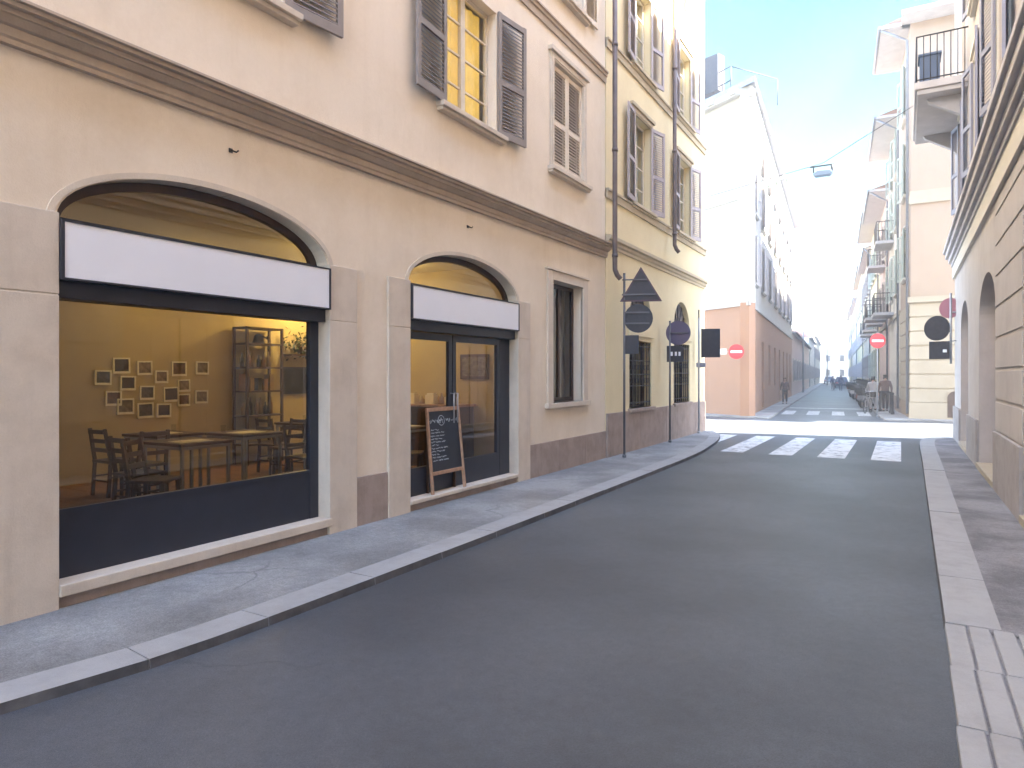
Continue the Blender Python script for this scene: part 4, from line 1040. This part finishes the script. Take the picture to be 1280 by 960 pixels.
t0 = make_table(); c0 = make_chair()
tabs = [(-7.65,5.25,0,'cafe table nearest the large shop window'),(-8.9,5.75,0,'cafe table against the wall of framed photos'),
        (-8.1,6.45,0,'cafe table in the middle of the shop window view'),(-8.9,8.35,0,'cafe table in front of the bookshelf'),(-6.9,8.4,0,'cafe table just inside the glass door')]
for i,(x,y,r,lb) in enumerate(tabs):
    o = t0 if i == 0 else copy_tree(t0); o.location = (x,y,FZ); o.rotation_euler.z = r; tag(o, lb, 'table', 'tables inside the cafe')
chs = [(-8.3,5.1,90,'cafe chair between the table by the window and the photo wall'),(-7.6,4.62,0,'chair pushed to the left side of the table by the window'),(-6.98,4.4,-60,'chair closest to the bottom left of the shop window'),
       (-9.0,5.15,0,'chair left of the table under the framed photos'),(-7.35,7.35,180,'chair on the near right of the middle table'),(-8.3,7.4,180,'chair on the far right of the middle table'),
       (-7.15,6.7,-90,'chair between the middle table and the window glass'),(-8.3,8.4,-90,'chair in front of the table by the bookshelf'),(-8.95,9.05,180,'chair right of the table by the bookshelf'),(-6.2,7.75,-60,'chair standing behind the glass of the cafe door'),(-8.85,7.65,0,'chair left of the table by the bookshelf')]
for i,(x,y,r,lb) in enumerate(chs):
    o = c0 if i == 0 else copy_tree(c0); o.location = (x,y,FZ); o.rotation_euler.z = R(r); tag(o, lb, 'chair', 'dark chairs inside the cafe')
for k,(x,y,lb) in enumerate([(-7.5,5.2,'pale paper menu lying on the table nearest the shop window'),(-8.85,5.7,'pale paper menu on the table under the framed photos'),(-8.0,6.4,'pale paper menu on the middle cafe table'),(-8.8,8.35,'pale paper menu on the table by the bookshelf'),(-6.8,8.4,'pale paper menu on the table behind the door')]):
    b = MB(); b.prism([(-.15,-.21),(.15,-.21),(.15,.21),(-.15,.21)],0,.004,'z'); b.prism([(-.14,-.2),(.1,-.22),(.12,.17),(-.12,.19)],.0045,.009,'z')
    o = b.build('placemat', M['paper']); o.location=(x,y,FZ+.766); o.rotation_euler.z=random.uniform(-.1,.1); tag(o, lb, 'paper', 'papers on the cafe tables')
# glasses
gm = glass_mat('tumbler_glass',(.9,.9,.85),.02)
for x,y,lb in [(-8.3,6.25,'small tumbler on the middle cafe table'),(-9.05,6.0,'small tumbler on the table below the photos'),(-9.1,8.5,'small tumbler on the table by the bookshelf')]:
    b = MB(); b.tube([(0,0,0),(0,0,.1)],[.028,.036],12,True); o=b.build('tumbler', gm); o.location=(x,y,FZ+.766); tag(o, lb, 'glass', 'tumblers on the cafe tables')
# framed photos on the back wall; pixel plan turned into wall positions
pics = [(152,457,.26,'top row, first from the left'),(181,460,.24,'top row, second from the left'),(224,461,.26,'top row, third from the left'),(253,460,.24,'top row, last on the right'),
        (129,472,.24,'leftmost of all, second row'),(160,479,.24,'second row, below the darkest one'),(202,471,.22,'second row, middle'),
        (142,498,.24,'third row, leftmost'),(157,508,.26,'lowest left'),(184,491,.24,'third row, below the second'),(214,493,.26,'third row, middle right'),(230,482,.22,'second row, right pair upper one'),(230,500,.22,'right pair lower one'),(252,496,.24,'third row, rightmost'),(182,513,.26,'bottom row, left of the pair above the table'),(205,513,.24,'bottom row, right of the pair above the table')]
pmats = [mat('photo_print_%d'%i, c, .4, var=.7, scale=9+3*i) for i,c in enumerate([(.05,.03,.02),(.3,.22,.16),(.16,.08,.05),(.25,.2,.12),(.1,.09,.09)])]
for i,(pxx,pyy,wd,lb) in enumerate(pics):
    u = (pxx-640)/850; a_ = -.5+.866*u; bb = .866+.5*u; d = (RX0+.02)/a_; y = bb*d; z = 1.6+(469-pyy)/850*d
    b = MB(); f=.022; h=wd*.92
    for y0_,y1_,z0_,z1_ in ((-wd/2,-wd/2+f,-h/2,h/2),(wd/2-f,wd/2,-h/2,h/2),(-wd/2+f,wd/2-f,-h/2,-h/2+f*1.5),(-wd/2+f,wd/2-f,h/2-f,h/2)): b.box(0,.025,y0_,y1_,z0_,z1_)
    o = b.build('picture_frame', M['paper']); o.location=(RX0+.004,y,z); o.rotation_euler.x = random.uniform(-.03,.03)
    tag(o, 'small framed photo on the cafe wall, '+lb, 'picture', 'framed photos on the cafe wall')
    b = MB(); b.box(.002,.012,-wd/2+f,wd/2-f,-h/2+f*1.5,h/2-f); b.build('print', pmats[i%5], o)
# shelf
t = thing('bookshelf', 'tall open dark wooden shelf against the cafe wall', 'shelf', (-10.05,8.3,FZ))
b = MB()
for x in (-.17,.17):
    for y in (-.38,.38): b.box(x-.02,x+.02,y-.02,y+.02,0,2.42)
b.build('upright', M['darkwood'], t)
shz = [.35,.85,1.28,1.7,2.12,2.4]
for z in shz: b = MB(); b.box(-.19,.19,-.4,.4,z-.015,z+.015); b.build('shelf_board', M['darkwood'], t)
def bottle_mb(h, r):
    b = MB(); b.tube([(0,0,0),(0,0,h*.6),(0,0,h*.75),(0,0,h)],[r,r,r*.35,r*.33],10); return b
bm_ = [mat('bottle_dark',(.03,.03,.02),.2), mat('jar_amber',(.3,.16,.05),.3), mat('box_card',(.35,.25,.15),.8)]
ORDS = ['first','second','third','fourth','fifth','sixth','seventh','eighth','ninth','tenth']
place = ['second shelf from the top','third shelf from the top','fourth shelf from the top']
for si,z in enumerate((1.7,1.28,.85)):
    y=-.32; k=0
    while y < .33:
        h=random.uniform(.2,.34); b = bottle_mb(h, .04) if si != 1 else MB().box(-.08,.08,-.04,.04,0,h)
        if si == 1: b.box(-.081,-.08,-.03,.03,.04,h-.04)
        nm = 'bottle' if si != 1 else 'box'
        o=b.build(nm, bm_[(k+si)%3]); o.location=(-10.05+random.uniform(-.04,.04),8.3+y,FZ+z+.016)
        tag(o, ('dark bottle' if si!=1 else 'upright box')+' on the '+place[si]+', '+ORDS[k]+' from the left', nm, ('bottles' if si!=1 else 'boxes')+' on the '+place[si]); y+=random.uniform(.1,.14); k+=1
# plant / coffee grinder on top shelf
t = thing('ornament', 'dark metal ornament with a handle on the topmost compartment of the bookshelf', 'ornament', (-10.05,8.3,FZ+2.136))
b = MB(); b.tube([(0,0,0),(0,0,.14),(0,0,.17)],[.11,.07,.03],10); b.build('body', M['iron'], t)
b = MB(); b.bar((0,0,.16),(0,.2,.1),.02); b.tube([(0,.2,.08),(0,.2,.14)],.02,8); b.build('handle', M['iron'], t)
# leafy wall plant and dark poster right of the shelf
t = thing('potted_plant', 'trailing green plant on a wall shelf right of the cafe bookshelf', 'plant', (-10.1,9.35,2.0))
b = MB(); b.tube([(0,0,0),(0,0,.15)],[.07,.1],12); b.box(-.19,.12,-.35,.35,-.03,0); b.build('pot', M['darkwood'], t)
b = MB()
for i in range(260):
    p=Vector((random.gauss(.02,.07),random.gauss(0,.22),.18+random.gauss(0,.12))); s=random.uniform(.03,.06); d1=Vector((random.uniform(-1,1),random.uniform(-1,1),random.uniform(-1,1))).normalized()*s; d2=d1.cross(Vector((random.random(),random.random(),1))).normalized()*s*.5
    b.face([p-d1,p-d2,p+d1,p+d2])
b.build('foliage', M['leaf'], t)
b = MB(); b.box(0,.04,-.38,.38,-.26,.26); b.mi=1; b.box(.04,.045,-.34,.34,-.22,.22); o=b.build('wall_screen', [M['navy'],M['chalkboard']]); o.location=(RX0+.004,9.4,1.5); tag(o,'dark rectangular blackboard on the wall right of the cafe bookshelf','blackboard')
# counter seen through the door
t = thing('counter', 'wooden service counter at the back of the cafe seen through the door', 'counter', (-7.6,9.75,FZ))
b = MB(); b.box(-1.1,1.0,-.28,.33,0,1.02); 
for i in range(7): b.box(-1.05+i*.3,-.8+i*.3,-.295,-.28,.1,.92)
b.build('body', M['darkwood'], t); b = MB(); b.box(-1.15,1.05,-.33,.35,1.02,1.06); b.build('counter_top', M['lightwood'], t, bevel=.005)
for k in range(9):
    h=random.uniform(.12,.3); b=bottle_mb(h,.05) if k%2 else MB().box(-.09,.09,-.07,.07,0,h*.6)
    if not k%2: b.box(-.07,.07,-.05,.05,h*.6,h*.6+.03)
    o=b.build('jar' if k%2 else 'box', bm_[k%3] if k%2 else M['paper']); o.location=(-8.5+k*.21,9.7,FZ+1.061)
    tag(o, ('tall jar' if k%2 else 'pale low box')+' on the cafe counter, '+ORDS[k//2]+' of its kind from the left', 'jar' if k%2 else 'box', 'jars on the cafe counter' if k%2 else 'boxes on the cafe counter')
b = MB(); 
b.box(-.3,.3,-.012,.012,-.22,.22); b.mi=1; b.box(-.25,.25,-.018,-.012,-.17,.17)
o=b.build('picture_frame',[M['darkwood'],pmats[3]]); o.location=(-6.6,RY1-.016,1.75); tag(o,'dark framed picture on the end wall seen through the right door leaf','picture')
# warm ceiling lights
WARM = (1.0,.70,.27)
for i,(x,y,e) in enumerate([(-9.5,9.3,9),(-9.3,6.2,.6),(-7.6,7.3,.7),(-9.0,3.6,.1),(-7.6,9.0,2.0)]):
    lbs = ['ceiling spotlight above the cafe bookshelf','ceiling spotlight above the wall of photos','ceiling spotlight above the middle cafe table','ceiling spotlight at the dim left end of the cafe','ceiling spotlight in front of the counter']
    t = thing('ceiling_lamp', lbs[i], 'lamp', (x,y,3.5), 0, 'ceiling spotlights in the cafe')
    b = MB(); b.tube([(0,0,0),(0,0,-.05)],.05,12); b.tube([(0,0,-.05),(0,0,-.09)],.012,6); b.tube([(0,0,-.08),(0,0,-.24)],[.045,.06],14,True); b.build('housing', M['iron'], t)
    b = MB(); b.tube([(0,0,-.241),(0,0,-.25)],.05,14); b.build('bulb', emit('warm_bulb',WARM,12), t)
    ld = bpy.data.lights.new('warm_light','POINT'); ld.energy = e; ld.color = WARM; ld.shadow_soft_size = .08
    lo = bpy.data.objects.new('warm_light', ld); C.objects.link(lo); lo.parent = t; lo.location=(0,0,-.42)

# ------------------------------------------------------------------ people
def skin_mesh(name, verts, edges, radii, m, parent, root=0, sub=1):
    me = bpy.data.meshes.new(name); me.from_pydata(verts, edges, []); o = bpy.data.objects.new(name, me); C.objects.link(o); o.parent = parent
    sk = o.modifiers.new('skin','SKIN'); lay = me.skin_vertices[0] if me.skin_vertices else None
    if lay is None:
        bm = bmesh.new(); bm.from_mesh(me); bm.verts.layers.skin.verify(); bm.to_mesh(me); bm.free(); lay = me.skin_vertices[0]
    for i, r in enumerate(radii):
        rr = r if isinstance(r, tuple) else (r, r); lay.data[i].radius = rr; lay.data[i].use_root = (i == root)
    sk.use_smooth_shade = True; s = o.modifiers.new('sub','SUBSURF'); s.levels = sub; s.render_levels = sub
    me.materials.append(m); return o
def person(label, loc, rz, h, top, trous, stride=.3, group='pedestrians in the far street', coat=False, armfwd=.15):
    t = thing('person', label, 'person', loc, rz, group); k = h/1.75
    S = lambda *p: tuple(c*k for c in p)
    # +y forward
    vs=[]; es=[]; rs=[]
    def add(p, r, par=None):
        vs.append(S(*p)); rs.append((r[0]*k, r[1]*k) if isinstance(r, tuple) else r*k)
        if par is not None: es.append((par, len(vs)-1))
        return len(vs)-1
    pel=add((0,0,.95),(.15,.11)); ch=add((0,0,1.28),(.155,.11),pel); nk0=add((0,0,1.45),(.09,.08),ch); nk=add((0,.01,1.52),.055,nk0); hd=add((0,.02,1.6),(.075,.09),nk); hd2=add((0,.015,1.68),(.078,.09),hd); add((0,.01,1.735),(.05,.06),hd2)
    add((0,.115,1.60),.014,hd)
    joints={}
    for s in (-1,1):
        f=s*stride
        hip=add((s*.09,0,.9),.09,pel); kn=add((s*.1,f*.42+.04,.5),.062,hip); an=add((s*.1,f*.75-(.06 if f<0 else 0),.09 if f>0 else .12),.038,kn); add((s*.105,f*.75+.15-(.06 if f<0 else 0),.045),(.04,.03),an)
        sh=add((s*.19,0,1.41),.06,ch); el=add((s*.26,-f*.3-.02,1.12),.042,sh); wr=add((s*.27,-f*.5+armfwd,.88),.028,el); pm=add((s*.27,-f*.5+armfwd+.03,.82),(.03,.018),wr)
        for q in range(4):
            o1=(q-1.5)*.019; a1=add((s*.27,-f*.5+armfwd+.03+o1,.775),.009,pm); a2=add((s*.262,-f*.5+armfwd+.035+o1,.745),.008,a1); add((s*.245,-f*.5+armfwd+.038+o1,.725-.004*(q%2)),.007,a2)
        th1=add((s*.255,-f*.5+armfwd+.065,.81),.01,pm); add((s*.245,-f*.5+armfwd+.08,.775),.009,th1)
        joints[s]=(hip,kn,an,sh,el,wr)
    skin_mesh('body', vs, es, rs, M['skin'], t)
    # jacket
    V=[];E_=[];Rr=[]
    def a2_(p,r,par=None):
        V.append(tuple(p)); Rr.append((r[0]*k,r[1]*k) if isinstance(r,tuple) else r*k)
        if par is not None: E_.append((par,len(V)-1))
        return len(V)-1
    low=.62 if coat else .86
    c1=a2_(S(0,0,1.25),(.18,.135)); c2=a2_(S(0,0,low+.1),(.175,.135),c1); a2_(S(0,0,low),(.185,.14),c2); c3=a2_(S(0,0,1.42),(.125,.1),c1); a2_(S(0,.0,1.5),.072,c3)
    for s in (-1,1):
        hip,kn,an,sh,el,wr=joints[s]; q=a2_(vs[sh],.078,c3); e=a2_(vs[el],.06,q); wv=Vector(vs[el]).lerp(Vector(vs[wr]),.93); a2_(tuple(wv),.045,e)
    skin_mesh('jacket', V, E_, Rr, M[top], t)
    V=[];E_=[];Rr=[]; p0=a2_(S(0,0,.93),(.16,.12))
    for s in (-1,1):
        hip,kn,an,sh,el,wr=joints[s]; q=a2_(vs[hip],.105,p0); e=a2_(vs[kn],.077,q); a2_(vs[an],.06,e)
    skin_mesh('trousers', V, E_, Rr, M[trous], t)
    V=[];E_=[];Rr=[]
    h1=a2_(S(0,-.02,1.665),(.088,.095)); a2_(S(0,-.015,1.74),(.07,.08),h1); a2_(S(0,-.06,1.6),(.065,.05),h1)
    skin_mesh('hair', V, E_, Rr, M['hair'], t)
    for s in (-1,1):
        hip,kn,an,*_=joints[s]; av=vs[an]; b=MB(); b.rbox((av[0],av[1]+.07*k,.04*k),(.1*k,.27*k,.075*k),(0,0,0)); b.build('shoe', M['shoe'], t, bevel=.02)
    for s in (-1,1):
        b=MB(); b.tube([S(s*.03,.1,1.635),S(s*.03,.107,1.635)],.009*k,6); b.build('eye', M['hair'], t)
    return t
person('person in a brown jacket and dark trousers walking at the far right corner', (-.78,36.0,SW), R(8), 1.68, 'brownjacket', 'trousers', .25)
person('person with dark hair and a pale coat walking beside the brown jacket', (-1.3,36.6,SW), R(0), 1.6, 'paleclothes', 'paleclothes', .3, coat=True)
x_,y_ = far(P,13.6,.5); person('person in a dark red-brown coat on the left pavement beside the terracotta house', (x_,y_,SW), R(185), 1.5, 'brownjacket', 'trousers', .2, coat=True)
x_,y_ = far(P,56,2.9); person('left one of the couple in navy walking down the middle of the far street', (x_,y_,RD), R(5), 1.62, 'bluejacket', 'trousers', .25)
x_,y_ = far(P,56,3.7); person('right one of the couple in navy walking down the middle of the far street', (x_,y_,RD), R(5), 1.68, 'bluejacket', 'bluejacket', -.28)

# ------------------------------------------------------------------ scooters and bicycle, cars
def wheel(r, wd, x, t):
    b = MB(); n=20
    b.tube([(x+r*.82*0,0,0)]*1 if False else [(x,-wd/2,r),(x,-wd/2+.01,r),(x,wd/2-.01,r),(x,wd/2,r)],[r*.86,r,r,r*.86],n); o=b.build('wheel', M['rubber'], t)
    b = MB(); b.tube([(x,-wd/2-.004,r),(x,wd/2+.004,r)],r*.55,14); b.build('rim', M['chrome'], o); return o
def make_scooter():
    t = thing('scooter','x','scooter')
    wheel(.23,.11,-.62,t); wheel(.23,.11,.66,t)
    b = MB(); b.prism([(-.9,.45),(-.35,.22),(.2,.2),(.42,.25),(.55,.85),(.48,.88),(.3,.34),(-.1,.34),(-.15,.62),(-.85,.66)],-.15,.15,'y'); b.build('body', M['scooterpaint'][0], t, bevel=.03)
    b = MB(); b.prism([(-.88,.66),(-.12,.62),(-.1,.72),(-.5,.76),(-.85,.8)],-.13,.13,'y'); b.build('seat', M['rubber'], t, bevel=.025)
    b = MB(); b.tube([(.66,.0,.25),(.5,0,.9),(.46,0,1.05)],.03,8); b.tube([(.4,-.33,1.05),(.48,0,1.03),(.4,.33,1.05)],.018,8); b.build('handlebar', M['iron'], t)
    b = MB(); b.prism([(.53,.5),(.66,.55),(.6,1.0),(.5,1.05)],-.16,.16,'y'); b.tube([(.6,0,.8),(.68,0,.8)],.07,12); b.build('front_shield', M['scooterpaint'][0], t, bevel=.02)
    b = MB(); b.prism([(.5,1.02),(.56,1.02),(.42,1.4),(.38,1.4)],-.18,.18,'y'); b.build('windscreen', M['darkglass'], t)
    b = MB(); b.prism([(.48,.42),(.66,.52),(.86,.4),(.84,.36),(.66,.47),(.5,.38)],-.07,.07,'y'); b.build('mudguard', M['scooterpaint'][0], t)
    for s in (-1,1): b = MB(); b.tube([(.42,s*.28,1.05),(.4,s*.33,1.22)],.008,6); b.rbox((.4,s*.34,1.26),(.03,.12,.08),(0,0,0)); b.build('mirror', M['iron'], t)
    b = MB(); b.prism([(-1.0,.8),(-.68,.8),(-.68,1.08),(-1.0,1.08)],-.18,.18,'y'); b.build('top_box', M['iron'], t, bevel=.03)
    return t
s0 = make_scooter()
lbls = ['first','second','third','fourth','fifth','sixth','seventh','eighth','ninth','tenth','eleventh','twelfth','thirteenth','last']
for i in range(14):
    o = s0 if i == 0 else copy_tree(s0)
    x_,y_ = far(Q,10.2+i*2.3,-.95-random.uniform(0,.15)); o.location=(x_,y_,SW if False else RD+.005); o.rotation_euler.z=R(62+random.uniform(-14,14))
    if i:
        for ch in [c_ for c_ in C.objects if c_.parent == o and c_.name.split('.')[0] in ('body','front_shield','mudguard')]:
            ch.data = ch.data.copy(); ch.data.materials[0] = M['scooterpaint'][(i*3)%4]
    tag(o, lbls[i]+' motor scooter from the junction in the row parked along the right kerb', 'scooter', 'scooters parked along the far street')
t = thing('bicycle','pale bicycle parked at the kerb next to the couple at the far right corner','bicycle',(-1.45,35.0,RD),R(80))
for x in (-.52,.52):
    b = MB(); b.tube([(x+.33*math.cos(i*math.pi/12),0,.34+.33*math.sin(i*math.pi/12)) for i in range(25)],.016,6,False); wl=b.build('wheel', M['rubber'], t)
    b = MB()
    for i in range(8): b.tube([(x,0,.34),(x+.32*math.cos(i*math.pi/4),0,.34+.32*math.sin(i*math.pi/4))],.003,4)
    b.build('spokes', M['chrome'], wl)
b = MB(); fm=M['paleclothes']
for a_,c_ in (((-.52,0,.34),(-.05,0,.3)),((-.52,0,.34),(-.2,0,.78)),((-.05,0,.3),(-.22,0,.85)),((-.05,0,.3),(.36,0,.78)),((-.2,0,.78),(.36,0,.8)),((.52,0,.34),(.35,0,.9))): b.tube([a_,c_],.017,8)
b.build('frame', fm, t)
b = MB(); b.tube([(.3,-.27,1.0),(.36,0,.98),(.3,.27,1.0)],.013,8); b.tube([(.35,0,.88),(.36,0,.98)],.015,8); b.build('handlebar', M['chrome'], t)
b = MB(); b.prism([(-.34,.86),(-.1,.86),(-.12,.91),(-.34,.93)],-.07,.07,'y'); b.build('saddle', M['rubber'], t, bevel=.02)
b = MB(); b.box(.42,.75,-.17,.17,.72,.95); b.build('basket', M['iron'], t)

def make_car():
    t = thing('parked_car','x','car')
    b = MB(); low=[(-2.05,.3),(-2.1,.55),(-2.0,.85),(-1.3,.92),(1.0,.92),(1.9,.78),(2.08,.55),(2.05,.3)]
    b.prism(low,-.85,.85,'y'); b.build('body', M['carpaint'][0], t, bevel=.09)
    b = MB(); A=[(-1.75,.9),(1.05,.9),(.45,1.4),(-1.2,1.42)]
    Vb=[b.v((x,y_*(.8 if z<1 else .62),z)) for y_ in (-1,1) for x,z in A]
    for q in ((3,2,1,0),(4,5,6,7),(0,1,5,4),(1,2,6,5),(2,3,7,6),(3,0,4,7)): b.bm.faces.new([Vb[i] for i in q])
    b.build('window', M['darkglass'], t, bevel=.05)
    b = MB(); b.prism([(-1.15,1.4),(.42,1.38),(.4,1.44),(-1.1,1.46)],-.6,.6,'y'); b.build('roof', M['carpaint'][0], t, bevel=.02)
    for x in (-1.3,1.3):
        for y in (-.78,.78):
            b = MB(); b.tube([(x,y-.1,.32),(x,y-.08,.32),(x,y+.08,.32),(x,y+.1,.32)],[.27,.32,.32,.27],18); wl=b.build('wheel', M['rubber'], t); b=MB(); b.tube([(x,y-.104,.32),(x,y+.104,.32)],.19,14); b.build('rim', M['chrome'], wl)
    for y in (-.6,.6):
        b = MB(); b.rbox((2.06,y,.62),(.06,.3,.14),(0,0,0)); b.build('headlight', M['signpaint'], t); b = MB(); b.rbox((-2.08,y,.68),(.06,.3,.14),(0,0,0)); b.build('tail_light', M['red'], t)
    return t
cr = make_car()
for i,(tt_,lat,lb) in enumerate([(74,-1.9,'dark parked car just beyond the row of scooters'),(81,-1.9,'second parked car beyond the scooters'),(88,-1.9,'third parked car beyond the scooters'),(95,-1.9,'fourth and farthest parked car on the right kerb'),(120,None,'small dark car at the far end of the street')]):
    o = cr if i == 0 else copy_tree(cr)
    x_,y_ = far(Q,tt_,lat) if lat else far(P,tt_,1.9)
    o.location=(x_,y_,RD+.005); o.rotation_euler.z=math.atan2(DV.y,DV.x)
    if i:
        for ch in [c_ for c_ in C.objects if c_.parent == o and c_.name.split('.')[0] in ('body','roof')]:
            ch.data=ch.data.copy(); ch.data.materials[0]=M['carpaint'][i%3]
    tag(o, lb, 'car', 'cars parked in the far street')

# ------------------------------------------------------------------ haze
hz = bpy.data.materials.new('haze_air'); hz.use_nodes = True; N = hz.node_tree; N.nodes.clear()
oo = N.nodes.new('ShaderNodeOutputMaterial'); pv = N.nodes.new('ShaderNodeVolumePrincipled'); pv.inputs['Color'].default_value = (.97,.97,1,1)
pv.inputs['Density'].default_value = .0035; pv.inputs['Anisotropy'].default_value = .3
N.links.new(pv.outputs[0], oo.inputs['Volume'])
b = MB(); b.box(-245,245,-65,335,RD-1.2,20.5); o = b.build('haze', hz); tag(o, kind='stuff')
